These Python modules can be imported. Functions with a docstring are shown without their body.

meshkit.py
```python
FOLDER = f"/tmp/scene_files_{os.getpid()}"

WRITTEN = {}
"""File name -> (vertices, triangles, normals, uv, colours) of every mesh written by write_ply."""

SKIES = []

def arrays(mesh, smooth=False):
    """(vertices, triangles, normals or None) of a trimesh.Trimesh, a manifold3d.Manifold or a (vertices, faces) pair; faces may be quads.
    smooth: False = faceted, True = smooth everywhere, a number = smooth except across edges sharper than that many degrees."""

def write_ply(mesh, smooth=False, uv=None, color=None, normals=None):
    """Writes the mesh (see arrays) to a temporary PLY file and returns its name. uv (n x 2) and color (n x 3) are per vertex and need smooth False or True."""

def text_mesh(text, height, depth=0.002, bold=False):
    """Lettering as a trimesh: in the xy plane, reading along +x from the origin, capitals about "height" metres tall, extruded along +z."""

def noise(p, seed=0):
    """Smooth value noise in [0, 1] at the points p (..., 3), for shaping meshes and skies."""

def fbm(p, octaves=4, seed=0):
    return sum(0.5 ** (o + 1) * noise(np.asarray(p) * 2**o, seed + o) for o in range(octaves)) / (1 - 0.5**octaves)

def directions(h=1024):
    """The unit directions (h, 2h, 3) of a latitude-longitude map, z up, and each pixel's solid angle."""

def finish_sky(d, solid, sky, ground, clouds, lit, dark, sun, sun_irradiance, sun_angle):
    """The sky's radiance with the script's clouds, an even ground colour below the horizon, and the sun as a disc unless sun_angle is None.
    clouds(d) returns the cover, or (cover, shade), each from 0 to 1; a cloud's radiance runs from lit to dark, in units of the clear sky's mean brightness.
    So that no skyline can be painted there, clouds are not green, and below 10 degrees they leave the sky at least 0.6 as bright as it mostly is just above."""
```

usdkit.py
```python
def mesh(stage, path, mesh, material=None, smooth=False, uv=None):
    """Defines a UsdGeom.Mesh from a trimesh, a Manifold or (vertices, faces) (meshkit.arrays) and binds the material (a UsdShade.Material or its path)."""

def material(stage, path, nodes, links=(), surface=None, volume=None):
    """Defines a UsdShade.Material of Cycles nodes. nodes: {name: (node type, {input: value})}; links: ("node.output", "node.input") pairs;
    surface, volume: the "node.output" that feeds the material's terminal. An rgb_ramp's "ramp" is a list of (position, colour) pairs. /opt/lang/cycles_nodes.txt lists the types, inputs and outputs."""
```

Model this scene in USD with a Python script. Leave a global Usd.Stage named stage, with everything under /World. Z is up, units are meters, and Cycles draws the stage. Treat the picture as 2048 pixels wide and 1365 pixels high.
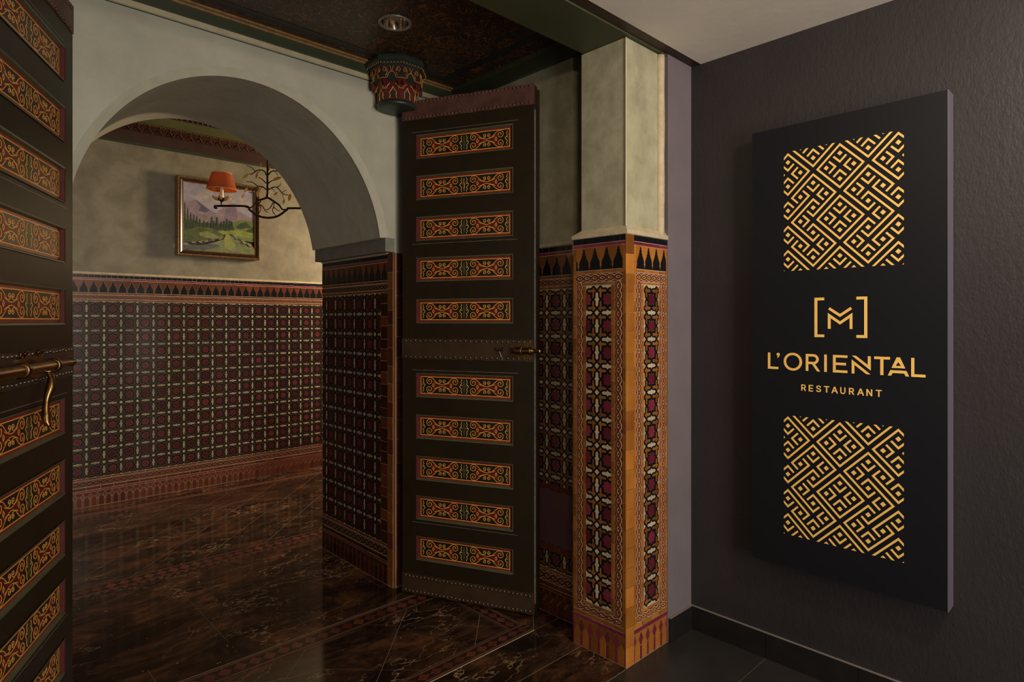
import math, random
import numpy as np
import manifold3d, trimesh
from shapely.geometry import Polygon, LineString, MultiLineString, Point, box as sbox
from shapely.ops import unary_union
from shapely import affinity
import usdkit, meshkit
from pxr import Usd, UsdGeom, UsdLux, UsdShade, Gf, Sdf

random.seed(7); rng = np.random.default_rng(7)
stage = Usd.Stage.CreateInMemory()
UsdGeom.SetStageUpAxis(stage, 'Z'); UsdGeom.SetStageMetersPerUnit(stage, 1.0)
UsdGeom.Xform.Define(stage, '/World'); UsdGeom.Scope.Define(stage, '/World/Looks')

# ---------------------------------------------------------------- camera
YAW = math.radians(43.71); FPX = 1223.8; CYPX = 642.4
cam = UsdGeom.Camera.Define(stage, '/World/camera')
cam.CreateHorizontalApertureAttr(36.0); cam.CreateVerticalApertureAttr(36.0 * 1365 / 2048)
cam.CreateFocalLengthAttr(36.0 * FPX / 2048)
cam.CreateVerticalApertureOffsetAttr(-(682.5 - CYPX) * 36.0 / 2048)
cam.CreateClippingRangeAttr(Gf.Vec2f(0.05, 100))
xf = cam.AddTransformOp()
Rv, Fv = (math.cos(YAW), -math.sin(YAW), 0), (math.sin(YAW), math.cos(YAW), 0)
xf.Set(Gf.Matrix4d(Rv[0], Rv[1], 0, 0, 0, 0, 1, 0, -Fv[0], -Fv[1], 0, 0, 0, 0, 1.4, 1))
cam.CreateExposureAttr(0.0)

# ---------------------------------------------------------------- lights
def aim(prim, pos, target):
    p, t = np.array(pos, float), np.array(target, float)
    z = p - t; z /= np.linalg.norm(z); x = np.cross([0, 0, 1.0], z)
    x = np.array([1.0, 0, 0]) if np.linalg.norm(x) < 1e-6 else x / np.linalg.norm(x)
    y = np.cross(z, x)
    UsdGeom.Xformable(prim).AddTransformOp().Set(Gf.Matrix4d(*x, 0, *y, 0, *z, 0, *p, 1))
def rect_light(name, pos, target, w, h, power, color):
    l = UsdLux.RectLight.Define(stage, '/World/' + name)
    l.CreateWidthAttr(w); l.CreateHeightAttr(h); l.CreateIntensityAttr(power); l.CreateColorAttr(Gf.Vec3f(*color)); aim(l, pos, target)
def disk_light(name, pos, target, r, power, color):
    l = UsdLux.DiskLight.Define(stage, '/World/' + name)
    l.CreateRadiusAttr(r); l.CreateIntensityAttr(power); l.CreateColorAttr(Gf.Vec3f(*color)); aim(l, pos, target)
# out-of-view lights for the lobby, the sign, the pillar and the far room
rect_light('lobby_daylight', (.75, -2.4, 1.15), (1.15, 2.2, 1.85), 1.0, 1.7, 16.5, (1.0, .93, .83))  # out of view behind the camera, placed to light the arch wall
disk_light('sign_downlight', (1.52, -0.40, 2.53), (2.5, 0.70, 1.2), 0.10, 225.0, (1.0, .88, .72))  # out of view, placed to light the sign and its wall
disk_light('pillar_downlight', (0.95, 0.55, 2.53), (2.1, 1.6, 0.9), 0.09, 65.0, (1.0, .82, .6))  # out of view, placed to light the pillar
rect_light('far_room_lamp', (4.3, 4.45, 2.35), (1.7, 5.5, 1.3), 0.36, 0.5, 185.0, (1.0, .77, .50))  # out of view to the right, placed to light the far wall
rect_light('far_room_glow', (1.6, 4.5, 2.92), (1.6, 4.75, 0), 1.0, 0.5, 0.4, (1.0, .86, .66))  # added soft fill for the far room and its ceiling
dome = UsdLux.DomeLight.Define(stage, '/World/ambience'); dome.CreateIntensityAttr(0.05); dome.CreateColorAttr(Gf.Vec3f(1.0, .93, .84))

# ---------------------------------------------------------------- helpers: scene graph
names = {}
def numbered(parent, name):
    k = names.get((parent, name), 0); names[(parent, name)] = k + 1
    return parent + '/' + (name if k == 0 else f'{name}_{k:03d}')
bases = {}
def thing(name, label, cat, base=(0, 0, 0), kind=None, group=None):
    path = numbered('/World', name)
    x = UsdGeom.Xform.Define(stage, path)
    if any(base): x.AddTranslateOp().Set(Gf.Vec3d(*map(float, base)))
    p = x.GetPrim(); p.SetCustomDataByKey('label', label); p.SetCustomDataByKey('category', cat)
    if kind: p.SetCustomDataByKey('kind', kind)
    if group: p.SetCustomDataByKey('group', group)
    bases[path] = np.array(base, float)
    return path
def part(parent, name, mesh, mat, smooth=False, label=None, stuff=False):
    path = numbered(parent, name)
    v, f = (np.asarray(mesh[0], float), np.asarray(mesh[1], int)) if isinstance(mesh, tuple) else (np.array(mesh.vertices), np.array(mesh.faces))
    b = bases[parent]
    m = usdkit.mesh(stage, path, (v - b, f), mat, smooth)
    bases[path] = b
    if label: m.GetPrim().SetCustomDataByKey('label', label)
    if stuff: m.GetPrim().SetCustomDataByKey('kind', 'stuff')
    return path
# ---------------------------------------------------------------- helpers: shapes
def join(ms):
    vs, fs, o = [], [], 0
    for v, f in ms:
        vs.append(v); fs.append(np.asarray(f) + o); o += len(v)
    return np.vstack(vs), np.vstack(fs)
class Face:
    """a vertical plane: a runs along it, z up, d out of it"""
    def __init__(s, o, ex):
        s.o = np.array(o, float); s.ex = np.array(ex, float); s.n = np.cross(s.ex, [0, 0, 1.0])
    def __call__(s, a, z, d):
        a, z, d = np.broadcast_arrays(np.asarray(a, float), z, d)
        return s.o + a[..., None] * s.ex + z[..., None] * np.array([0, 0, 1.0]) + d[..., None] * s.n
class Flat:
    """a horizontal plane at height z0: d counts upwards"""
    def __init__(s, z0, sign=1): s.z0, s.sign = z0, sign
    def __call__(s, a, z, d):
        a, z, d = np.broadcast_arrays(np.asarray(a, float), z, d)
        return np.stack([a, z if s.sign > 0 else z, s.z0 + s.sign * d], -1)
def polys(g):
    if g.is_empty: return []
    if g.geom_type == 'Polygon': return [g]
    return [p for q in getattr(g, 'geoms', []) for p in polys(q)]
def ext(geom, fr, d0, d1, back=False):
    """extrudes a shapely shape lying in frame fr from depth d0 to d1 (front)"""
    out = []
    for p in polys(geom):
        rings = [np.array(p.exterior.coords)[:-1]] + [np.array(r.coords)[:-1] for r in p.interiors]
        if Polygon(rings[0]).exterior.is_ccw is False: rings[0] = rings[0][::-1]
        rings = [rings[0]] + [r if not Polygon(r).exterior.is_ccw else r[::-1] for r in rings[1:]]
        t = np.array(manifold3d.triangulate([r.astype(np.float32 if False else float) for r in rings]))
        P = np.vstack(rings); n = len(P)
        top, bot = fr(P[:, 0], P[:, 1], d1), fr(P[:, 0], P[:, 1], d0)
        sides = []; o = 0
        for r in rings:
            i = np.arange(len(r)); j = (i + 1) % len(r)
            sides.append(np.stack([o + i + n, o + j + n, o + j], 1)); sides.append(np.stack([o + i + n, o + j, o + i], 1)); o += len(r)
        f = [t] + sides
        if back: f.append(t[:, ::-1] + n)
        f = np.vstack(f)
        if isinstance(fr, Flat) and fr.sign < 0: f = f[:, ::-1]
        out.append((np.vstack([top, bot]), f))
    return join(out)
def bx(x0, x1, y0, y1, z0, z1):
    m = trimesh.creation.box((x1 - x0, y1 - y0, z1 - z0)); m.apply_translation(((x0 + x1) / 2, (y0 + y1) / 2, (z0 + z1) / 2))
    return np.array(m.vertices), np.array(m.faces)
def fbx(fr, a0, a1, z0, z1, d0, d1): return ext(sbox(a0, z0, a1, z1), fr, d0, d1, True)
def tube(pts, r, sides=8, cap=True):
    p = np.asarray(pts, float); rr = np.broadcast_to(np.asarray(r, float), (len(p),))
    t = np.gradient(p, axis=0); t /= np.linalg.norm(t, axis=1, keepdims=True) + 1e-12
    ref = np.array([0, 0, 1.0]) if abs(t[:, 2]).mean() < .8 else np.array([1.0, 0.1, 0])
    a = np.cross(t, ref); a /= np.linalg.norm(a, axis=1, keepdims=True) + 1e-12; b = np.cross(t, a)
    g = np.arange(sides) * 2 * np.pi / sides
    v = (p[:, None] + rr[:, None, None] * (np.cos(g)[None, :, None] * a[:, None] + np.sin(g)[None, :, None] * b[:, None])).reshape(-1, 3)
    f = []
    for i in range(len(p) - 1):
        for j in range(sides):
            k = (j + 1) % sides; A, B, Cc, D = i * sides + j, i * sides + k, (i + 1) * sides + k, (i + 1) * sides + j
            f += [[A, B, Cc], [A, Cc, D]]
    if cap:
        n = len(v); v = np.vstack([v, p[:1], p[-1:]])
        for j in range(sides):
            k = (j + 1) % sides; f += [[n, k, j], [n + 1, (len(p) - 1) * sides + j, (len(p) - 1) * sides + k]]
    return v, np.array(f)
def smoothline(pts, n=6):
    p = np.asarray(pts, float)
    if len(p) < 3: return p
    q = np.vstack([2 * p[0] - p[1], p, 2 * p[-1] - p[-2]]); out = []
    for i in range(1, len(q) - 2):
        for t in np.linspace(0, 1, n, endpoint=False):
            out.append(.5 * (2 * q[i] + (q[i + 1] - q[i - 1]) * t + (2 * q[i - 1] - 5 * q[i] + 4 * q[i + 1] - q[i + 2]) * t * t + (-q[i - 1] + 3 * q[i] - 3 * q[i + 1] + q[i + 2]) * t ** 3))
    out.append(p[-1]); return np.array(out)
def lathe(prof, c, sides=24, phase=0.0):
    prof = np.asarray(prof, float); g = np.arange(sides) * 2 * np.pi / sides + phase
    v = np.stack([c[0] + prof[:, None, 0] * np.cos(g), c[1] + prof[:, None, 0] * np.sin(g), np.broadcast_to(c[2] + prof[:, None, 1], (len(prof), sides))], -1).reshape(-1, 3)
    f = []
    for i in range(len(prof) - 1):
        for j in range(sides):
            k = (j + 1) % sides; A, B, Cc, D = i * sides + j, i * sides + k, (i + 1) * sides + k, (i + 1) * sides + j
            f += [[A, B, Cc], [A, Cc, D]]
    return v, np.array(f)
def ball(c, r, n=1):
    m = trimesh.creation.icosphere(n, r); return np.array(m.vertices) + np.array(c, float), np.array(m.faces)

# ---------------------------------------------------------------- materials
def mat(name, color, rough=.5, vary=None, scale=8., amount=1., detail=5., bump=0., bscale=40., bdist=.01, metallic=0., rand=0., spec=.5, coat=0., bvec=None, dist=0., brough=.55):
    """a principled surface; vary: second colour mixed in by noise in world space; rand: brightness varied per object"""
    n = {'p': ('principled_bsdf', {'base_color': color, 'roughness': rough, 'metallic': metallic, 'specular_ior_level': spec, 'coat_weight': coat, 'coat_roughness': .08})}
    L = []; src = None
    if vary is not None or bump: n['g'] = ('geometry', {})
    if vary is not None:
        n['n'] = ('noise_texture', {'scale': scale, 'detail': detail, 'roughness': .6, 'distortion': dist})
        n['r'] = ('map_range', {'from_min': .36, 'from_max': .64, 'to_min': 0., 'to_max': amount, 'clamp': True})
        n['m'] = ('mix_color', {'a': color, 'b': vary})
        L += [('g.position', 'n.vector'), ('n.fac', 'r.value'), ('r.result', 'm.fac')]; src = 'm.result'
    if rand:
        n['o'] = ('object_info', {}); n['rr'] = ('map_range', {'from_min': 0., 'from_max': 1., 'to_min': 1 - rand, 'to_max': 1 + rand})
        n['h'] = ('hsv', {'color': color}); L += [('o.random', 'rr.value'), ('rr.result', 'h.value')]
        if src: L.append((src, 'h.color'))
        src = 'h.color'
    if src: L.append((src, 'p.base_color'))
    if bump:
        n['bn'] = ('noise_texture', {'scale': bscale, 'detail': 6., 'roughness': brough}); n['b'] = ('bump', {'strength': bump, 'distance': bdist})
        if bvec: n['bv'] = ('vector_math', {'math_type': 'multiply', 'vector2': bvec}); L += [('g.position', 'bv.vector1'), ('bv.vector', 'bn.vector')]
        else: L += [('g.position', 'bn.vector')]
        L += [('bn.fac', 'b.height'), ('b.normal', 'p.normal')]
    return usdkit.material(stage, '/World/Looks/' + name, n, L, surface='p.BSDF')
M = {}
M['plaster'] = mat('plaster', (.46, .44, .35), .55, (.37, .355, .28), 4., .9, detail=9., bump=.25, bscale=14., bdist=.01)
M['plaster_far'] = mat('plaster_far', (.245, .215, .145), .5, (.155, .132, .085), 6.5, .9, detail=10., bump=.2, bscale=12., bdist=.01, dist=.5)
M['plaster_pillar'] = mat('plaster_pillar', (.43, .40, .275), .55, (.29, .26, .165), 9., .9, detail=9., bump=.25, bscale=18., bdist=.008)
M['cream_trim'] = mat('cream_trim', (.52, .46, .30), .5, (.42, .36, .22), 20., .7)
M['arch_edge'] = mat('arch_edge', (.50, .475, .375), .5, (.42, .40, .31), 12., .8, bump=.2, bscale=30., bdist=.004)
M['curb'] = mat('curb', (.55, .45, .30), .6, (.42, .33, .2), 30., .8, bump=.3, bscale=60., bdist=.003)
M['grey_wall'] = mat('grey_wall', (.165, .135, .15), .6, (.14, .115, .125), 6., .6, bump=.25, bscale=60., bdist=.004)
M['dark_wall'] = mat('dark_wall', (.0275, .0222, .0240), .45, (.021, .0175, .0188), 2.2, .8, bump=.42, bscale=62., bdist=.007, brough=.68, bvec=(1., 1., .62))
M['impost'] = mat('impost', (.20, .19, .165), .55, (.15, .14, .125), 14., .9, bump=.2, bscale=30., bdist=.004)
M['soffit'] = mat('soffit', (.80, .72, .64), .7, (.73, .66, .58), 3., .7, bump=.08, bscale=20.)
M['grout'] = mat('grout', (.66, .50, .31), .8, (.50, .36, .21), 30., .8)
M['orange'] = mat('orange', (.25, .088, .015), .3, (.18, .055, .010), 9., .8, rand=.3, spec=.4)
M['amber'] = mat('amber', (.40, .155, .026), .28, (.31, .105, .018), 9., .8, rand=.25, spec=.4)
M['rust'] = mat('rust', (.14, .036, .012), .22, (.10, .024, .009), 8., .8, rand=.28, spec=.35)
M['red_ground'] = mat('red_ground', (.15, .030, .018), .3, (.10, .018, .012), 12., .8)
M['orange_shaded'] = mat('orange_shaded', (.045, .016, .007), .2, (.030, .010, .005), 8., .8, rand=.3, spec=.3)  # orange darkened: dim light of the far tiling is in the colour
M['burgundy_shaded'] = mat('burgundy_shaded', (.100, .016, .018), .2, (.065, .010, .011), 8., .9, rand=.45, spec=.3)  # darker copy of burgundy for the dimly lit walls
M['black'] = mat('black', (.008, .008, .010), .2, spec=.25)
M['ivory'] = mat('ivory', (.50, .42, .30), .35, (.40, .31, .21), 14., .8, rand=.15, spec=.35)
M['ivory_shaded'] = mat('ivory_shaded', (.30, .23, .145), .25, (.22, .165, .10), 14., .8, rand=.25, spec=.3)  # ivory with the shade of the far walls put into it
M['burgundy'] = mat('burgundy', (.17, .020, .036), .22, (.11, .014, .022), 8., .9, rand=.4)
M['rust_shaded'] = mat('rust_shaded', (.115, .030, .014), .2, (.08, .020, .010), 8., .8, rand=.28, spec=.35)  # rust made darker for the dimly lit far wall
M['magenta'] = mat('magenta', (.20, .022, .060), .25, (.14, .016, .04), 8., .8, rand=.2)
M['mauve'] = mat('mauve', (.125, .055, .058), .5, (.105, .045, .05), 6., .7)
M['wood'] = mat('wood', (.020, .0125, .0052), .42, (.014, .009, .004), 7., .8, bump=.12, bscale=35., bdist=.003, spec=.3)
M['wood_edge'] = mat('wood_edge', (.16, .13, .11), .4, (.06, .045, .035), 40., .6)
M['moulding'] = mat('moulding', (.085, .080, .045), .4, (.06, .058, .034), 25., .7)
M['red_paint'] = mat('red_paint', (.20, .022, .012), .35, (.14, .016, .009), 30., .7)
M['red_end'] = mat('red_end', (.080, .017, .015), .65, (.055, .011, .010), 30., .7, spec=.2)
M['red_fill'] = mat('red_fill', (.115, .013, .008), .4, (.08, .010, .006), 30., .7)
M['field'] = mat('field', (.012, .012, .008), .35)
M['green_paint'] = mat('green_paint', (.022, .045, .020), .35)
M['gold_paint'] = mat('gold_paint', (.78, .33, .055), .4, (.64, .25, .04), 60., .7)
M['leather'] = mat('leather', (.105, .042, .030), .5, (.06, .024, .018), 14., .9, bump=.3, bscale=50., bdist=.004)
M['dark_leather'] = mat('dark_leather', (.050, .026, .012), .4, (.034, .018, .009), 12., .9, bump=.25, bscale=40., bdist=.003)
M['stud'] = mat('stud', (.14, .11, .08), .32, metallic=.8)
M['brass'] = mat('brass', (.30, .175, .062), .3, (.17, .09, .035), 40., .9, metallic=1.)
M['iron'] = mat('iron', (.055, .028, .015), .35, (.035, .018, .01), 60., .8, metallic=.5)
M['gold_leaf'] = mat('gold_leaf', (.85, .48, .11), .35, metallic=.4)
M['ceil_border'] = mat('ceil_border', (.018, .016, .014), .4, (.012, .013, .014), 5., .8)
M['green_trim'] = mat('green_trim', (.042, .050, .026), .4, (.032, .038, .02), 8., .8)
M['beam_green'] = mat('beam_green', (.055, .062, .026), .5, (.045, .050, .022), 4., .8)
M['brown_board'] = mat('brown_board', (.040, .018, .014), .5, (.030, .014, .011), 10., .8)
M['gilt'] = mat('gilt', (.30, .18, .07), .4, (.20, .10, .04), 50., .9)
M['cove_green'] = mat('cove_green', (.17, .18, .07), .5, (.13, .14, .052), 4., .8)
M['carved'] = mat('carved', (.060, .020, .012), .35, (.03, .012, .008), 30., .9)
M['relief'] = mat('relief', (.11, .048, .024), .4, (.06, .025, .014), 50., .9)
M['red_board'] = mat('red_board', (.060, .028, .019), .35, (.042, .019, .014), 10., .8)
M['slate'] = mat('slate', (.034, .031, .028), .34, (.024, .023, .021), 9., .8, bump=.15, bscale=30., bdist=.003, rand=.12)
M['skirting'] = mat('skirting', (.016, .0135, .012), .3, (.010, .009, .008), 10., .8, rand=.1)
M['lit_top'] = mat('lit_top', (.20, .165, .15), .7)  # pale colour standing for light on the skirting's top edge
M['joint'] = mat('joint', (.28, .21, .14), .8)
M['inlay_red'] = mat('inlay_red', (.13, .034, .022), .25, (.09, .024, .016), 25., .8, rand=.3)
M['inlay_brown'] = mat('inlay_brown', (.14, .060, .036), .25, (.085, .036, .022), 25., .9)
M['inlay_dark'] = mat('inlay_dark', (.022, .012, .009), .22)
M['sign_black'] = mat('sign_black', (.0065, .0066, .0092), .5, spec=.28)
M['sign_edge'] = mat('sign_edge', (.115, .098, .135), .38)
M['sign_gold'] = mat('sign_gold', (.98, .60, .15), .4, (.92, .54, .125), 6., .6)
M['chrome'] = mat('chrome', (.72, .66, .58), .12, metallic=1.)
M['ring'] = mat('ring', (.30, .27, .23), .35, metallic=.5)
M['cap_dark'] = mat('cap_dark', (.030, .020, .016), .4, (.02, .022, .016), 20., .8)
M['cap_red'] = mat('cap_red', (.10, .018, .012), .35, (.06, .012, .009), 30., .8)
M['cap_green'] = mat('cap_green', (.020, .030, .022), .4)
M['cap_gold'] = mat('cap_gold', (.52, .20, .045), .4)
M['frame_dark'] = mat('frame_dark', (.045, .022, .012), .3, (.025, .012, .008), 40., .8)
M['frame_gold'] = mat('frame_gold', (.50, .27, .11), .3, (.22, .10, .045), 90., .9, metallic=.5)
M['candle'] = mat('candle', (.7, .55, .36), .5)
M['crystal'] = mat('crystal', (.50, .27, .14), .15)
def marble():
    n = {'g': ('geometry', {}), 'o': ('object_info', {}), 'sc': ('vector_math', {'math_type': 'multiply_add', 'vector2': (1., 1., 1.)}),
         'st': ('vector_math', {'math_type': 'multiply', 'vector2': (.62, 1.15, 1.)}), 'cl': ('noise_texture', {'scale': 4.2, 'detail': 10., 'roughness': .74, 'distortion': .8}),
         'cr': ('rgb_ramp', {'ramp': [(0, (.006, .0036, .0026)), (.43, (.014, .0075, .005)), (.52, (.044, .021, .012)), (.62, (.115, .046, .019)), (.72, (.20, .092, .042)), (1, (.28, .15, .08))]}),
         'vw': ('noise_texture', {'scale': 4.5, 'detail': 4., 'roughness': .6}), 'va': ('vector_math', {'math_type': 'multiply_add', 'vector2': (.45, .45, .45)}),
         'vo': ('voronoi_texture', {'feature': 'distance_to_edge', 'scale': 6.5}), 'vr': ('map_range', {'from_min': 0., 'from_max': .026, 'to_min': 1., 'to_max': 0., 'clamp': True}),
         'vm': ('noise_texture', {'scale': 2.3, 'detail': 3.}), 'vmr': ('map_range', {'from_min': .47, 'from_max': .64, 'to_min': 0., 'to_max': .85, 'clamp': True}),
         'vf': ('math', {'math_type': 'multiply'}),
         'sp': ('noise_texture', {'scale': 26., 'detail': 4., 'roughness': .7}), 'spr': ('map_range', {'from_min': .665, 'from_max': .70, 'to_min': 0., 'to_max': .8, 'clamp': True}),
         'mx': ('math', {'math_type': 'maximum'}),
         'm': ('mix_color', {'b': (.42, .28, .16)}), 'p': ('principled_bsdf', {'roughness': .11, 'specular_ior_level': .45})}
    L = [('g.position', 'st.vector1'), ('st.vector', 'cl.vector'), ('cl.fac', 'cr.fac'), ('st.vector', 'vw.vector'), ('vw.color', 'va.vector1'), ('st.vector', 'va.vector3'), ('va.vector', 'vo.vector'),
         ('vo.distance', 'vr.value'), ('g.position', 'vm.vector'), ('vm.fac', 'vmr.value'), ('vr.result', 'vf.value1'), ('vmr.result', 'vf.value2'),
         ('g.position', 'sp.vector'), ('sp.fac', 'spr.value'), ('vf.value', 'mx.value1'), ('spr.result', 'mx.value2'), ('mx.value', 'm.fac'), ('cr.color', 'm.a'), ('m.result', 'p.base_color')]
    del n['sc'], n['o']
    return usdkit.material(stage, '/World/Looks/marble', n, L, surface='p.BSDF')
M['marble'] = marble()
def painted_ceiling():
    n = {'g': ('geometry', {}), 'w': ('noise_texture', {'scale': 9., 'detail': 2.}), 'va': ('vector_math', {'math_type': 'multiply_add', 'vector2': (.22, .22, .22)}),
         'vo': ('noise_texture', {'scale': 15., 'detail': 2., 'distortion': 2.}), 's': ('math', {'math_type': 'subtract', 'value2': .5}), 'a': ('math', {'math_type': 'absolute'}),
         'r': ('map_range', {'from_min': 0., 'from_max': .03, 'to_min': .8, 'to_max': 0., 'clamp': True}), 'm': ('mix_color', {'a': (.026, .014, .008), 'b': (.30, .11, .03)}),
         'p': ('principled_bsdf', {'roughness': .4})}
    L = [('g.position', 'w.vector'), ('w.color', 'va.vector1'), ('g.position', 'va.vector3'), ('va.vector', 'vo.vector'), ('vo.fac', 's.value1'), ('s.value', 'a.value1'), ('a.value', 'r.value'), ('r.result', 'm.fac'), ('m.result', 'p.base_color')]
    return usdkit.material(stage, '/World/Looks/painted_ceiling', n, L, surface='p.BSDF')
M['painted_ceiling'] = painted_ceiling()

# ---------------------------------------------------------------- key dimensions (metres; x along the arch wall, y into the building)
YA, YA2, YB = 2.74, 3.534, 5.53          # arch wall front and back, far wall
XJ, XC, XR, PXB = 1.762, 2.155, 2.525, 2.332         # right jamb, recess side wall, sign wall
PX, PY = 2.034, 1.46                     # outer corner of the pillar
ZT, ZC, ZS = 1.757, 2.70, 2.56           # top of the tiling, carved ceiling, white ceiling
ACX, ACZ, AA, AB, ASP = 1.035, 1.7155, .670, .752, 1.832         # arch

# ---------------------------------------------------------------- tiling
PER = .1115
def sym4(pts): return Polygon(pts)
STAR = unary_union([sbox(-.172, -.172, .172, .172), affinity.rotate(sbox(-.172, -.172, .172, .172), 45)])
SPIN = Polygon([(0, .272), (.054, .218), (.054, .062), (.108, 0), (.054, -.062), (.054, -.218), (0, -.272), (-.054, -.218), (-.054, -.062), (-.108, 0), (-.054, .062), (-.054, .218)])
DIAM = Polygon([(0, .105), (.105, 0), (0, -.105), (-.105, 0)])
def quad_round(pts): return [(x, y) for x, y in pts] + [(y, x) for x, y in pts[::-1]]
_e1 = [(0, .328), (.070, .250), (.250, .250), (.250, .070), (.328, 0)]              # strap round the star
_e2 = [(.328, 0), (.402, .085), (.402, .245), (.5, .33)]                              # strap beside the upright spindle
_cell = Polygon(_e1 + _e2[1:] + [(.33, .5)] + [(y, x) for x, y in _e2[::-1]][1:-1]).buffer(0)
BRANCH = _cell.buffer(-.041, join_style=2)
BRANCH = max(polys(BRANCH), key=lambda q: q.area).simplify(.002)
CROSS = [(0, .328), (.328, 0), (0, -.328), (-.328, 0), (.5, .33), (.5, -.33), (.33, .5), (-.33, .5)]
def zellige(par, fr, a0, a1, z0, z1, sa, sz, singles=300, fine=False):
    """fr: the wall's plane; the rectangle it fills; (sa, sz) the centre of any star"""
    rect = sbox(a0, z0, a1, z1); S = PER
    def put(shape, i, j, rot=0):
        g = affinity.scale(affinity.rotate(shape, rot, origin=(0, 0)), S, S, origin=(0, 0))
        return affinity.translate(g, sa + i * S, sz + j * S)
    i0, i1 = math.floor((a0 - sa) / S) - 1, math.ceil((a1 - sa) / S) + 1
    j0, j1 = math.floor((z0 - sz) / S) - 1, math.ceil((z1 - sz) / S) + 1
    kinds = {'star_tile': [], 'spindle_tile': [], 'diamond_tile': [], 'branch_tile': []}
    for j in range(j1, j0 - 1, -1):
        for i in range(i0, i1 + 1):
            kinds['star_tile'].append(put(STAR, i, j))
            kinds['spindle_tile'].append(put(SPIN, i + .5, j)); kinds['spindle_tile'].append(put(SPIN, i, j + .5, 90))
            kinds['diamond_tile'].append(put(DIAM, i + .5, j + .5))
            for r in range(4): kinds['branch_tile'].append(put(BRANCH, i, j, 90 * r))
    look = {'star_tile': 'burgundy' if fine else 'burgundy_shaded', 'spindle_tile': 'ivory' if fine else 'ivory_shaded', 'diamond_tile': 'ivory', 'branch_tile': 'orange' if fine else 'orange_shaded'}  # coarse tiling takes darker copies, shade painted into the colours
    every = []
    for kind, shapes in kinds.items():
        rest, n = [], 0
        for s in shapes:
            if not s.intersects(rect): continue
            s = s.intersection(rect)
            if s.area < 2e-6: continue
            every.append(s)
            if fine and kind == 'branch_tile' and s.geom_type != 'Polygon': s = max(polys(s), key=lambda q: q.area)
            single = n < singles and kind in (('star_tile', 'spindle_tile', 'diamond_tile', 'branch_tile') if fine else ('star_tile', 'spindle_tile'))
            m = ext(s, fr, -.001, .0022 + random.uniform(-.0005, .0006))
            if single: part(par, kind, m, M[look[kind]]); n += 1
            else: rest.append(m)
        if rest: part(par, kind, join(rest), M[look[kind]], stuff=True)
    holes = unary_union([e.buffer(.0016 if fine else .0010, join_style=2) for e in every])
    cuts = []                                            # joints where the black straps cross
    for j in range(j0, j1 + 1):
        for i in range(i0, i1 + 1):
            for cx_, cy_ in (CROSS if fine else ()):
                x, y = sa + (i + cx_) * S, sz + (j + cy_) * S; h = .075 * S; o = .030 * S; k = 1 if (cx_ == 0 or abs(cx_) == .5) else -1
                for e in (-o, o): cuts.append(LineString([(x - h + e * .7, y - k * h - k * e * .7), (x + h + e * .7, y + k * h - k * e * .7)]).buffer(.00045, cap_style=2))
    strap = rect.buffer(-.0008).difference(holes)
    if cuts: strap = strap.difference(unary_union(cuts))
    part(par, 'strap_tile', ext(strap, fr, -.001, .0016), M['black'], stuff=True)
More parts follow.
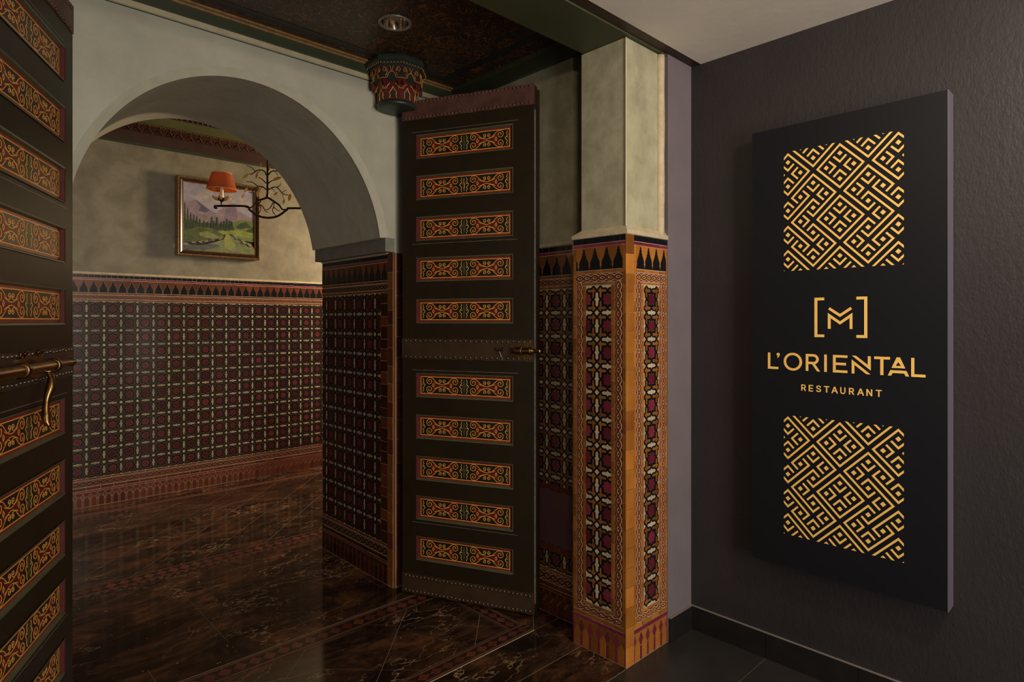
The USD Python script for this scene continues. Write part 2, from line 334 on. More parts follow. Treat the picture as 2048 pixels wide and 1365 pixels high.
def tile_row(par, fr, a0, a1, z0, z1, step, mats, name='edging_tile', g=.0013, single=True, d=.0022):
    """a run of small rectangular tiles; step along the longer way"""
    alongz = (z1 - z0) > (a1 - a0); L = (z1 - z0) if alongz else (a1 - a0)
    n = max(1, round(L / step)); e = np.linspace(0, L, n + 1)
    e[1:-1] += np.array([random.uniform(-.12, .12) * L / n for _ in range(n - 1)])
    ms = []
    for k in range(n):
        b = sbox(a0 + g, z0 + e[k] + g, a1 - g, z0 + e[k + 1] - g) if alongz else sbox(a0 + e[k] + g, z0 + g, a0 + e[k + 1] - g, z1 - g)
        m = ext(b, fr, -.001, d + random.uniform(-.0006, .0006)); mt = random.choice(mats)
        if single: part(par, name, m, M[mt])
        else: ms.append(m)
    if ms: part(par, name, join(ms), M[mats[0]], stuff=True)
def braid(par, fr, a0, a1, z0, z1, ground='red_ground', strand='rust', L=.076, line='grout'):
    alongz = (z1 - z0) > (a1 - a0)
    w = (a1 - a0) if alongz else (z1 - z0); T = (z1 - z0) if alongz else (a1 - a0)
    n = max(1, round(T / L)); t = np.linspace(0, T, n * 12 + 1); A = w * .27
    part(par, 'braid_ground', ext(sbox(a0 + .0008, z0 + .0008, a1 - .0008, z1 - .0008), fr, -.001, .0008), M[ground])
    light, col = [], []
    for s in (1, -1):
        y = s * A * np.sin(2 * np.pi * t * n / T)
        ln = LineString(np.stack([(a0 + a1) / 2 + y, z0 + t], 1) if alongz else np.stack([a0 + t, (z0 + z1) / 2 + y], 1))
        light.append(ext(ln.buffer(w * .175, cap_style=2, join_style=2).simplify(.0003), fr, 0, .0014 + .0001 * s))
        col.append(ext(ln.buffer(w * .115, cap_style=2, join_style=2).simplify(.0003), fr, 0, .0021 + .0002 * s))
    part(par, 'braid_joint', join(light), M[line], stuff=True)
    part(par, 'braid_strand', join(col), M[strand], stuff=True)
    eyes = []
    for k in range(2 * n):
        c = (k + .5) * T / (2 * n); x, y = ((a0 + a1) / 2, z0 + c) if alongz else (a0 + c, (z0 + z1) / 2)
        eyes.append(ext(affinity.translate(affinity.scale(Polygon([(0, 1), (.55, 0), (0, -1), (-.55, 0)]) if alongz else Polygon([(0, .55), (1, 0), (0, -.55), (-1, 0)]), w * .15, w * .15, origin=(0, 0)), x, y), fr, 0, .0016))
    part(par, 'braid_eye', join(eyes), M['black'], stuff=True)
MER = [(0, 1), (.055, .96), (.045, .89), (.11, .82), (.105, .74), (.17, .68), (.21, .58), (.33, .45), (.40, .34), (.40, .25), (.36, .20), (.44, .14), (.43, .09), (.47, .05), (.47, 0)]
def merlons(par, fr, a0, a1, z0, z1, sp, ph, gold='orange', singles=True):
    h = z1 - z0 - .006; H = []
    full = MER + [(-x, y) for x, y in MER[::-1]]
    rect = sbox(a0, z0, a1, z1); k0 = math.floor((a0 - ph) / sp) - 1; k1 = math.ceil((a1 - ph) / sp) + 1
    for k in range(k0, k1 + 1):
        s = Polygon([(ph + k * sp + x * sp, z0 + .001 + y * h) for x, y in full]).buffer(0).intersection(rect)
        if s.area > 1e-5: H.append(s); part(par, 'merlon_tile', ext(s, fr, -.001, .0022), M['black'])
    hole = unary_union([s.buffer(.0023, join_style=2) for s in H])
    for k in range(k0, k1 + 1):
        s = sbox(ph + k * sp, z0, ph + (k + 1) * sp - .0012, z1).intersection(rect).difference(hole)
        s = max(polys(s), key=lambda q: q.area) if polys(s) else None
        if s is not None and s.area > 1e-5: part(par, 'spandrel_tile', ext(s, fr, -.001, .0020), M[gold])
def pickets(par, fr, a0, a1, z0, z1, sp=.047, gold='orange', accent='magenta'):
    H = z1 - z0; n = max(1, round((a1 - a0) / sp)); s = (a1 - a0) / n; up = []; hole = []
    for k in range(n):
        x = a0 + (k + .5) * s; w = s * .36
        g = Polygon([(x - w, z0 + .001), (x + w, z0 + .001), (x + w, z0 + .52 * H), (x, z0 + .74 * H), (x - w, z0 + .52 * H)])
        hole.append(g.buffer(.0016, join_style=2)); part(par, 'picket_tile', ext(g, fr, -.001, .0021 + random.uniform(-.0004, .0005)), M[gold])
    for k in range(n + 1):
        x = a0 + k * s; rect = sbox(a0, z0, a1, z1)
        for nm, g in (('sliver_tile', sbox(x - s * .10, z0 + .001, x + s * .10, z0 + .47 * H)), ('lozenge_tile', Polygon([(x, z0 + .50 * H), (x + s * .27, z0 + .73 * H), (x, z0 + .95 * H), (x - s * .27, z0 + .73 * H)]))):
            g = g.intersection(rect)
            if g.area > 1e-6: hole.append(g.buffer(.0014, join_style=2)); part(par, nm, ext(g, fr, -.001, .002), M[accent])
    rest = sbox(a0, z0, a1, z1).difference(unary_union(hole)).buffer(-.0004)
    part(par, 'infill_tile', ext(rest, fr, -.001, .0018), M[gold], stuff=True)
def dado(par, fr, a0, a1, star, merl, singles=300, warm='rust', gold='orange', rows=True, zell=(None, None), z0=0., fine=False):
    """the full height of wall tiling between a0 and a1"""
    za, zb = zell[0] if zell[0] is not None else a0, zell[1] if zell[1] is not None else a1
    part(par, 'tile_bed', fbx(fr, a0, a1, z0, ZT, -.004, .0004), M['grout'])
    part(par, 'curb', ext(sbox(a0, ZT - .002, a1, ZT + .014), fr, -.004, .008, True), M['curb'])
    tile_row(par, fr, a0, a1, 1.728, 1.752, .038, ['black'], 'coping_tile', single=rows)
    tile_row(par, fr, a0, a1, 1.713, 1.728, .075, ['magenta'], 'band_tile', single=rows)
    merlons(par, fr, a0, a1, 1.616, 1.711, .0625, merl, gold)
    tile_row(par, fr, a0, a1, 1.601, 1.615, .075, [gold], single=rows)
    braid(par, fr, a0, a1, 1.565, 1.599, strand=warm, line='grout' if fine else 'joint')
    tile_row(par, fr, a0, a1, 1.551, 1.564, .075, [gold], single=rows)
    zellige(par, fr, za, zb, .216, 1.55, star, 1.4945, singles, fine)
    for x0, x1 in ((a0, za - .002), (zb + .002, a1)):
        if x1 - x0 > .01: tile_row(par, fr, x0, x1, .216, 1.55, .06, [gold, warm])
    tile_row(par, fr, a0, a1, .202, .215, .075, [gold], single=rows)
    braid(par, fr, a0, a1, .150, .200, strand=warm, L=.09, line='grout' if fine else 'joint')
    tile_row(par, fr, a0, a1, .126, .149, .09, [warm], single=rows)
    tile_row(par, fr, a0, a1, .110, .125, .075, ['magenta' if gold == 'amber' else 'red_ground'], 'band_tile', single=rows)
    pickets(par, fr, a0, a1, .002, .109, gold=warm if gold != 'amber' else 'orange', accent='magenta' if gold == 'amber' else 'red_ground')

# ---------------------------------------------------------------- setting: floor
fl = thing('floor', 'dark brown veined marble floor with red inlaid borders and black slate by the sign', 'floor', kind='structure')
F0 = Flat(0.0)
part(fl, 'floor_bed', bx(-2.2, 4.4, -2.6, YB + .2, -.05, -.0013), M['joint'])
def slabs(zone, size, axis45, ox, oy, name, mt, g=.0013, d=-.0004, keep=1e-4):
    c = math.radians(45) if axis45 else 0
    x0, y0, x1, y1 = zone.bounds; R = max(math.hypot(u - ox, v - oy) for u in (x0, x1) for v in (y0, y1)); n = int(R / size) + 3
    for i in range(-n, n):
        for j in range(-n, n):
            q = sbox(i * size + g, j * size + g, (i + 1) * size - g, (j + 1) * size - g)
            q = affinity.rotate(q, math.degrees(c), origin=(0, 0)); q = affinity.translate(q, ox, oy)
            if not q.intersects(zone): continue
            for s in polys(q.intersection(zone)):
                if s.area > keep: part(fl, name, ext(s, F0, -.004, d + random.uniform(-.0001, .0001)), M[mt])
# far room and passage
slabs(sbox(-1.0, 3.865, 3.9, 5.28), .2575, True, 0.0, 0.0 + 2.16 * math.sqrt(2), 'marble_slab', 'marble')
for a, b, s in ((3.56, 3.725, .62), (2.785, 3.56, .775), (2.61, 2.785, .62)):
    x = -.6
    while x < 3.0:
        if s != .775 or True: part(fl, 'marble_slab', ext(sbox(x + .0008, a + .0008, x + s - .0008, b - .0008), F0, -.004, -.0004 + random.uniform(-.0001, .0001)), M['marble'])
        x += s
def strip(a0, a1, b0, b1, alongx, dash=True, sp=.060):
    """an inlaid border: dark red lozenges between brown lines and a dashed edge"""
    def sb(u0, u1, v0, v1): return sbox(u0, v0, u1, v1) if alongx else sbox(v0, u0, v1, u1)
    u0, u1, v0, v1 = (a0, a1, b0, b1) if alongx else (b0, b1, a0, a1)
    w = v1 - v0; vm = (v0 + v1) / 2
    part(fl, 'border_bed', ext(sb(u0, u1, v0, v1), F0, -.004, -.0010), M['inlay_dark'])
    for v in (v0 + .006, v1 - .016): part(fl, 'border_line', ext(sb(u0, u1, v, v + .010), F0, -.004, -.0004), M['inlay_brown'])
    n = max(1, round((u1 - u0) / sp)); s = (u1 - u0) / n; tri = []
    for k in range(n):
        u = u0 + (k + .5) * s; h = w / 2 - .020
        pts = [(u - s * .47, vm), (u, vm + h), (u + s * .47, vm), (u, vm - h)]
        if not alongx: pts = [(y, x) for x, y in pts]
        part(fl, 'inlay_lozenge', ext(Polygon(pts).buffer(0), F0, -.004, -.0004), M['inlay_red'])
        for sg in (1, -1):
            pts = [(u + s * .04, vm + sg * h), (u + s * .48, vm + sg * .004), (u + s * .92, vm + sg * h)]
            if not alongx: pts = [(y, x) for x, y in pts]
            tri.append(ext(Polygon(pts).buffer(0), F0, -.004, -.0005))
    part(fl, 'inlay_triangle', join(tri), M['inlay_dark'], stuff=True)
strip(-1.0, 3.9, 3.745, 3.865, True); strip(-.6, 1.90, 2.50, 2.605, True); strip(-.8, 1.985, 1.935, 2.02, True); strip(1.90, 1.985, 2.02, 2.605, False)
ds = []
for k in range(86):                                     # dashed edge before the passage and along the far wall
    u = -.6 + k * .042
    ds.append(ext(sbox(u, 3.727, u + .021, 3.743), F0, -.004, -.0004)); ds.append(ext(sbox(u, 5.345, u + .021, 5.36), F0, -.004, -.0004))
for y0, y1 in ((3.725, 3.745), (5.341, 5.364)): part(fl, 'border_bed', ext(sbox(-1, y0, 3.9, y1), F0, -.004, -.0009), M['inlay_dark'])
part(fl, 'inlay_dash', join(ds), M['inlay_red'], stuff=True)
part(fl, 'border_line', ext(sbox(-1, 5.285, 3.9, 5.34), F0, -.004, -.0005), M['inlay_brown'])
part(fl, 'border_slab', ext(sbox(-1, 5.365, 3.9, 5.53), F0, -.004, -.0005), M['marble'])
# vestibule
part(fl, 'metal_strip', bx(-.8, 1.985, 1.930, 1.9345, -.004, .0004), M['curb'])
slabs(sbox(-.8, 2.022, 1.898, 2.498), .36, True, .3, .1, 'marble_slab', 'marble')
slabs(sbox(1.987, 1.935, 2.155, 2.61), .30, True, .1, .05, 'marble_slab', 'marble', keep=4e-4)
part(fl, 'marble_slab', ext(sbox(2.157, 1.60, 2.45, 1.85), F0, -.004, -.0004), M['marble'])
for a, b in ((1.70, 1.933), (1.462, 1.698)):
    x = -1.07 if a > 1.6 else -.82
    while x < 2.155:
        part(fl, 'marble_slab', ext(sbox(x + .0008, a + .0008, min(x + .62, 2.155) - .0008, b - .0008), F0, -.004, -.0004 + random.uniform(-.0001, .0001)), M['marble']); x += .62
sl = .349; js = [PY - .001] + [1.107 - k * sl for k in range(7)]
for j in range(len(js) - 1):
    x1 = XR
    for i in range(10):
        x0 = 2.308 - sl * i
        part(fl, 'slate_tile', ext(sbox(x0 + .001, js[j + 1] + .001, x1 - .001, js[j] - .001), F0, -.004, random.uniform(-.0006, 0)), M['slate']); x1 = x0

# ---------------------------------------------------------------- setting: far wall
wf = thing('wall_far', 'far wall with olive plaster above a tall dado of star-patterned tiles', 'wall', kind='structure')
fB = Face((0, YB, 0), (1, 0, 0))
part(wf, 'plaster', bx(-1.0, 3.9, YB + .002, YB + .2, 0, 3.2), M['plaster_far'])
dado(wf, fB, .42, 3.0, .921, .66, zell=(.42, 3.0), gold='rust', warm='rust_shaded')  # darker tile colours carry the dimness of this wall
part(wf, 'plain_dado', join([bx(-1.0, .42, YB - .001, YB + .003, 0, ZT), bx(3.0, 3.9, YB - .001, YB + .003, 0, ZT)]), M['rust'])
# ---------------------------------------------------------------- setting: arch wall
wa = thing('wall_arch', 'pale grey-green plaster wall pierced by the round arch, its jamb tiled', 'wall', kind='structure')
def arch_curve(e, n=61):
    t0 = math.asin((ASP - ACZ) / (AB + e)); t = np.linspace(t0, math.pi - t0, n)
    return np.stack([ACX + (AA + e) * np.cos(t), ACZ + (AB + e) * np.sin(t)], 1)
def arch_poly(e, xl, xr, zsp): return Polygon([(xl, -.1), (xr, -.1), (xr, zsp), (xr, ASP - .001)] + [tuple(q) for q in arch_curve(e)] + [(xl, ASP - .001), (xl, zsp)])
XL = 2 * ACX - XJ
wall = sbox(-1.4, 0, XC + .1, 3.2)
inner = arch_poly(0, XL, XJ + .006, ZT + .001); outer = arch_poly(.030, XL, XJ + .006, ZT + .001)
fA = Face((0, YA, 0), (1, 0, 0))
part(wa, 'plaster', join([ext(wall.difference(outer), fA, -.022, 0, True), ext(wall.difference(inner), fA, -(YA2 - YA), -.0221, True)]), M['plaster'])
c1, c0 = arch_curve(.030, 60), arch_curve(-.002, 60)
v = np.vstack([np.stack([c1[:, 0], np.full(60, YA - .0015), c1[:, 1]], 1), np.stack([c0[:, 0], np.full(60, YA + .0225), c0[:, 1]], 1)])
part(wa, 'arch_edge', (v, np.array([[i, i + 1, 60 + i] for i in range(59)] + [[i + 1, 61 + i, 60 + i] for i in range(59)])[:, ::-1]), M['arch_edge'])
for x0, x1 in ((1.716, XJ + .03), (XL - .03, 2 * ACX - 1.716)):
    part(wa, 'impost', bx(x0, x1, YA + .004, YA2 + .004, ZT + .004, ASP + .003), M['impost'])
fJ = Face((XJ, 0, 0), (0, -1, 0))
dado(wa, fJ, -YA2, -2.795, -(2.92 + PER / 2 + PER * .0), -2.95, singles=150, zell=(-3.529, -2.862), gold='rust', warm='orange_shaded')  # jamb turned from the light: its shade is in the tile colours
tile_row(wa, fJ, -2.794, -2.743, 0.004, ZT, .098, ['orange', 'rust'], 'corner_tile')
part(wa, 'corner_bead', tube([(XJ + .006, YA + .001, .0), (XJ + .006, YA + .001, ZT)], .006, 10), M['rust'])
part(wa, 'tile_bed', join([bx(XJ - .0004, XJ + .01, 2.742, 2.795, 0, ZT)]), M['grout'])
fJ2 = Face((XL, 0, 0), (0, 1, 0))
dado(wa, fJ2, YA, YA2, 2.92, 2.95, singles=0, rows=False)
fA2 = Face((0, YA - .002, 0), (1, 0, 0))
dado(wa, fA2, -1.35, XL - .004, .10, .12, singles=0, rows=False)
tile_row(wa, fA2, XJ + .016, 2.15, .004, ZT, .11, ['rust'], 'edging_tile')
# mouldings along the top of the walls
t1 = thing('trim_1', 'cream strip and green moulding with gilt edge along the top of the arch wall', 'moulding', kind='structure')
part(t1, 'cream_strip', bx(-1.4, XC, YA - .004, YA + .001, 2.622, 2.646), M['cream_trim'])
part(t1, 'shadow_line', bx(-1.4, XC, YA - .003, YA + .001, 2.615, 2.6185), M['green_trim'])  # thin dark line below the cream strip
part(t1, 'green_moulding', bx(-1.4, XC, YA - .020, YA + .001, 2.645, 2.684), M['green_trim'])
part(t1, 'gilt_edge', join([bx(-1.4, XC, YA - .028, YA, 2.684, 2.692), bx(-1.4, XC, YA - .045, YA, 2.692, ZC)]), M['gilt'])
t2 = thing('trim_2', 'dark green moulding along the top of the recess side wall', 'moulding', kind='structure')
part(t2, 'green_moulding', bx(XC - .02, XC + .001, 1.70, YA - .02, 2.618, 2.682), M['green_trim'])
part(t2, 'edge_moulding', bx(XC - .034, XC, 1.70, YA - .03, 2.682, ZC), M['beam_green'])
# ---------------------------------------------------------------- setting: recess side wall behind the open leaf
wc = thing('wall_side', 'narrow plastered wall behind the open right door leaf, tiled below with a bare mauve patch', 'wall', kind='structure')
fC = Face((XC, 0, 0), (0, -1, 0))
part(wc, 'plaster', bx(XC + .002, XC + .35, 1.848, YA + .05, 0, 2.9), M['plaster_pillar'])
part(wc, 'recess', join([bx(XC + .30, XC + .35, 1.60, 1.85, 0, 2.9), bx(PXB, XC + .35, 1.60, 1.61, 0, 2.7), bx(XC - .05, XC + .35, 1.69, 1.85, 2.70, 2.9)]), M['brown_board'])  # dark recess added to give the shade beside the pillar
dado(wc, fC, -2.30, -1.850, -(2.01 - PER / 2), -2.01, singles=150, gold='orange', fine=True)
part(wc, 'bare_patch', fbx(fC, -2.30, -1.850, .335, .592, .0015, .0045), M['mauve'])
tile_row(wc, fC, -2.30, -1.850, .594, .620, .08, ['rust'], d=.005); tile_row(wc, fC, -2.30, -1.850, .304, .333, .08, ['rust'], d=.005)
# ---------------------------------------------------------------- setting: pillar
pi = thing('pillar', 'square pillar of olive plaster above amber, black and white mosaic tiles', 'pillar', kind='structure')
PXR, PYB = 2.330, 1.742
part(pi, 'plaster_shaft', bx(PX + .014, PXR - .052, PY + .014, PYB - .035, ZT, ZS - .008), M['plaster_pillar'])
part(pi, 'core', bx(PX + .001, PXR, PY + .001, PYB, 0, ZT - .004), M['grout'])
part(pi, 'curb', bx(PX - .006, PXR, PY - .006, PYB + .003, ZT - .004, ZT + .012), M['curb'])
part(pi, 'curb_slope', (np.array([(PX - .004, PY - .004, ZT + .012), (PXR, PY - .004, ZT + .012), (PXR, PYB, ZT + .012), (PX - .004, PYB, ZT + .012), (PX + .016, PY + .016, ZT + .034), (PXR, PY + .016, ZT + .034), (PXR, PYB - .036, ZT + .034), (PX + .016, PYB - .036, ZT + .034)]),
     np.array([[0, 1, 5], [0, 5, 4], [1, 2, 6], [1, 6, 5], [2, 3, 7], [2, 7, 6], [3, 0, 4], [3, 4, 7], [4, 5, 6], [4, 6, 7]])), M['curb'])
fP1, fP2 = Face((PX, 0, 0), (0, -1, 0)), Face((0, PY, 0), (1, 0, 0))
def pillar_face(fr, a0, a1, e0, e1, strands, strips, zl, star, merl, gold, ground, strand):
    """a0..a1 the face; e0, e1 inner edges of the outer edging; strands: two braid bands; strips: two thin strips; zl: mosaic field"""
    tile_row(pi, fr, a0, a1, 1.726, 1.752, .030, ['black'], 'coping_tile')
    tile_row(pi, fr, a0, a1, 1.711, 1.7255, .055, ['magenta'], 'band_tile')
    merlons(pi, fr, e0, e1, 1.614, 1.710, *merl, gold)
    for x0, x1 in ((a0, e0), (e1, a1)):
        if x1 - x0 > .004: tile_row(pi, fr, x0, x1, .158, 1.710, .055, [gold])
    tile_row(pi, fr, e0, e1, 1.600, 1.613, .05, [gold])
    braid(pi, fr, e0, e1, 1.563, 1.599, ground, strand)
    for x0, x1 in strands: braid(pi, fr, x0, x1, .192, 1.562, ground, strand)
    tile_row(pi, fr, strips[0][0], strips[1][1], 1.551, 1.562, .04, [gold])
    for x0, x1 in strips: tile_row(pi, fr, x0, x1, .204, 1.550, .056, [gold])
    zellige(pi, fr, zl[0], zl[1], .205, 1.549, star, 1.4905, 300, True)
    tile_row(pi, fr, strips[0][0], strips[1][1], .192, .203, .05, [gold])
    braid(pi, fr, e0, e1, .158, .191, ground, strand)
    tile_row(pi, fr, a0, a1, .138, .157, .06, [gold]); tile_row(pi, fr, a0, a1, .121, .137, .05, ['magenta'], 'band_tile')
    pickets(pi, fr, a0, a1, .003, .120, gold=gold)
pillar_face(fP1, -1.740, -1.464, -1.723, -1.480, ((-1.722, -1.687), (-1.520, -1.481)), ((-1.686, -1.669), (-1.537, -1.521)), (-1.668, -1.538), -1.555, (.0605, -1.50), 'orange', 'red_ground', 'rust')
pillar_face(fP2, 2.082, 2.329, 2.097, 2.318, ((2.098, 2.137), (2.278, 2.317)), ((2.138, 2.152), (2.262, 2.277)), (2.153, 2.261), 2.208, (.058, 2.128), 'amber', 'magenta', 'orange')
# rounded corner of tall tiles
n = 22; zz = np.linspace(.004, ZT - .006, n + 1)
for k in range(n):
    prof = [(PX - .0025, PY + .004), (PX + .001, PY - .0015), (PX + .006, PY - .003), (PX + .0465, PY - .003), (PX + .047, PY + .003), (PX + .002, PY + .006)]
    part(pi, 'corner_tile', ext(Polygon(prof), Flat(zz[k] + .0008), 0, zz[k + 1] - zz[k] - .0016, True), M[random.choice(['amber', 'amber', 'amber', 'amber', 'orange'])])
part(pi, 'corner_arris', tube([(PX + .013, PY + .013, ZT + .03), (PX + .013, PY + .013, ZS - .01)], .004, 8), M['cream_trim'])
t3 = thing('trim_3', 'round cream moulding running up the right edge of the pillar', 'moulding', kind='structure')
pz = np.linspace(ZT + .012, 2.548, 30)
part(t3, 'round_moulding', tube(np.stack([PXR - .036 + .0008 * np.sin(pz * 9), np.full(30, PY + .012), pz], 1), .0195 + .0007 * np.sin(pz * 23), 20), M['curb'], True)
# ---------------------------------------------------------------- setting: corner wall, sign wall, ceilings
wg = thing('wall_corner', 'narrow mauve-grey painted wall between the tiled pillar and the sign wall', 'wall', kind='structure')
part(wg, 'plaster', bx(PXR, XR + .1, 1.456, 1.60, 0, 2.64), M['grey_wall'])
wr = thing('wall_right', 'charcoal rough-plastered wall carrying the restaurant sign', 'wall', kind='structure')
part(wr, 'plaster', bx(XR, XR + .15, -2.6, 1.6, 0, 2.7), M['dark_wall'])
br = thing('baseboard_right', 'black slate skirting along the charcoal sign wall', 'skirting', kind='structure')
ys = [1.4555, 1.107, .758, .409, .06, -.29, -.64]
for k in range(6):
    part(br, 'skirting_tile', bx(XR - .012, XR - .0005, ys[k + 1] + .001, ys[k] - .001, .001, .104), M['skirting'])
    part(br, 'dust_edge', bx(XR - .012, XR - .0005, ys[k + 1], ys[k], .104, .106), M['lit_top'])  # lit top edge painted as a paler strip
bf = thing('baseboard_front', 'black slate skirting under the narrow mauve-grey wall', 'skirting', kind='structure')
part(bf, 'skirting_tile', bx(PXR + .004, XR - .013, 1.444, 1.4555, .001, .104), M['skirting']); part(bf, 'dust_edge', bx(PXR + .004, XR - .012, 1.444, 1.4555, .104, .106), M['lit_top'])  # paler strip again for the light along the top
ce = thing('ceiling', 'dark carved wooden ceiling painted with fine brown scrolls above the doorway', 'ceiling', kind='structure')
DLX, DLY = 1.472, 2.277
part(ce, 'panel', ext(sbox(-1.4, 1.60, XC + .1, YA + .05).difference(Point(DLX, DLY).buffer(.064, 32)), Flat(ZC, 1), 0, .012, True), M['painted_ceiling'])
part(ce, 'void', bx(-1.4, XC + .1, 1.60, YA + .05, ZC + .16, ZC + .2), M['field'])
for x0, x1, y0, y1 in ((-1.4, 2.03, 2.60, 2.64), (-1.4, 2.03, 1.83, 1.87), (1.99, 2.03, 1.87, 2.60)):
    part(ce, 'border_board', bx(x0, x1, y0, y1, ZC - .003, ZC + .002), M['ceil_border'])
ce2 = thing('ceiling', 'plain off-white ceiling over the lobby in front of the sign', 'ceiling', kind='structure')
part(ce2, 'plaster', bx(-1.6, XR, -2.6, 1.408, ZS, ZS + .1), M['soffit'])
be = thing('trim_4', 'dark green painted beam resting on the pillar', 'beam', kind='structure')
part(be, 'beam', bx(-1.4, PXR, PY, 1.698, ZS - .006, ZC + .02), M['beam_green'])
part(be, 'fascia', bx(-1.4, XR, 1.409, PY, ZS + .002, ZC), M['brown_board'])
ce3 = thing('ceiling', 'olive green and carved wood ceiling of the room beyond the arch', 'ceiling', kind='structure')
part(ce3, 'green_band', bx(-1.0, 3.9, 5.15, 5.46, 2.945, 2.96), M['cove_green']); part(ce3, 'coffer', bx(-1.0, 3.9, YA2, 5.14, 3.06, 3.1), M['carved'])
part(ce3, 'coffer_side', bx(-1.0, 3.9, 5.125, 5.155, 2.935, 3.06), M['carved'])
for x in (.2, .9, 1.6, 2.3, 3.0): part(ce3, 'coffer_rib', bx(x - .04, x + .04, YA2, 5.125, 3.0, 3.06), M['red_board'])
part(ce3, 'cross_band', (np.array([(2.02, 5.156, 2.943), (2.08, 5.156, 2.943), (2.34, 5.43, 2.943), (2.28, 5.43, 2.943)]), np.array([[0, 2, 1], [0, 3, 2]])), M['green_trim'])
t5 = thing('trim_5', 'carved dark red wooden cornice with gilt beading above the far wall', 'cornice', kind='structure')
part(t5, 'plain_board', bx(-1.0, 3.9, YB - .025, YB, 2.80, 2.885), M['red_board']); part(t5, 'lip', bx(-1.0, 3.9, YB - .034, YB, 2.785, 2.80), M['green_trim'])
part(t5, 'carved_board', (np.array([(-1.0, YB - .03, 2.885), (3.9, YB - .03, 2.885), (3.9, YB - .09, 2.937), (-1.0, YB - .09, 2.937)]), np.array([[0, 2, 1], [0, 3, 2]])), M['carved'])
cv = []
for k in range(64):
    x = -.95 + k * .075; s = 1 if k % 2 else -1
    cv.append(tube([(x, YB - .036, 2.888), (x + .0375, YB - .068, 2.915), (x + .075, YB - .036, 2.888)], .003, 5)); cv.append(ball((x + .0375, YB - .084, 2.930), .007, 0)); cv.append(ball((x, YB - .052, 2.900), .006, 0))
part(t5, 'carving', join(cv), M['relief'], stuff=True)
bd = []
for k in range(160):
    x = .0 + k * .0185; bd.append(tube([(x, YB - .094, 2.934), (x + .013, YB - .101, 2.944)], .0045, 5))
    if k % 2 == 0: bd.append(ball((x, 5.124, 2.938), .006, 0))
part(t5, 'gilt_beading', join(bd), M['gilt'], stuff=True)

# ---------------------------------------------------------------- doors
def spiral(cx, cy, r0, r1, a0, turns, sgn, n=22):
    t = np.linspace(0, 1, n); r = r0 + (r1 - r0) * t ** .8; a = a0 + sgn * turns * 2 * np.pi * t
    return np.stack([cx + r * np.cos(a), cy + r * np.sin(a)], 1)
def bez(p0, p1, p2, p3, n=12):
    t = np.linspace(0, 1, n)[:, None]
    return (1 - t) ** 3 * np.array(p0) + 3 * (1 - t) ** 2 * t * np.array(p1) + 3 * (1 - t) * t * t * np.array(p2) + t ** 3 * np.array(p3)
def scroll_unit():
    """one hourglass of gold scrolls, .2 m wide about the origin: (strokes, red infill)"""
    up = spiral(-.071, .0205, .003, .0185, math.pi / 2 + 2 * math.pi * 1.35, 1.35, -1)
    mid = bez((-.071, .039), (-.040, .040), (-.040, .0045), (0, .0045), 16)
    left = np.vstack([up, mid[1:]])
    full = np.vstack([left, (left * [-1, 1])[::-1][1:]])
    S = [full, full * [1, -1]]
    curl = np.vstack([bez((.043, .017), (.030, .006), (.004, .010), (.0045, .021), 10), spiral(.0125, .0225, .0085, .003, math.pi * 1.05, .95, -1, 16)[1:]])
    for sx in (1, -1):
        for sy in (1, -1): S.append(curl * [sx, sy])
        S.append(np.array([(.109, .034), (.104, .022), (.108, .013), (.101, .006), (.097, 0), (.101, -.006), (.108, -.013), (.104, -.022), (.109, -.034)]) * [sx, 1])
        S.append(np.array([(.101, .006), (.110, .004)]) * [sx, 1])
        S.append(np.array([(.054, 0), (.050, .009), (.043, 0), (.050, -.009), (.054, 0)]) * [sx, 1])
    top = mid[(mid[:, 0] > -.062)]
    half = np.vstack([top, (top * [-1, 1])[::-1][1:]])
    red = Polygon(np.vstack([half, (half * [1, -1])[::-1]])).buffer(0)
    return S, red
UNIT, RED = scroll_unit()
PW, PH = .531, .124                                     # door panel
def ring(w, h, t, cx=0, cy=0): return sbox(cx - w / 2, cy - h / 2, cx + w / 2, cy + h / 2).difference(sbox(cx - w / 2 + t, cy - h / 2 + t, cx + w / 2 - t, cy + h / 2 - t))
IW, IH = PW - .044, PH - .036
gold = [LineString(q + [s * .1215, 0]).buffer(.00145, quad_segs=2, cap_style=1, join_style=1) for s in (-1, 1) for q in UNIT]
GOLD = unary_union(gold).simplify(.00025)
REDS = unary_union([affinity.translate(RED, s * .1215, 0) for s in (-1, 1)])
REDS = unary_union([REDS] + [Point(s * .1215 + u * .071, w * .0205).buffer(.006, 4) for s in (-1, 1) for u in (-1, 1) for w in (-1, 1)])
LEAF = unary_union([affinity.scale(Point(x, 0).buffer(1, 6), .0085, .034, origin=(x, 0)) for x in (0.,)] + [affinity.scale(Point(x, 0).buffer(1, 6), .0055, .026, origin=(x, 0)) for x in (-.2365, .2365)])
VEIN = unary_union([LineString([(0, -.030), (.003, -.01), (-.003, .01), (0, .030)]).buffer(.001), LineString([(-.004, -.02), (.004, 0), (-.004, .02)]).buffer(.0008)])
class Leaf(Face): pass
PZ = [2.283, 2.075, 1.867, 1.660, 1.449, 1.075, .8645, .655, .4535, .2475]
LW, LT, ZB0, ZT0 = .712, .045, .012, 2.520
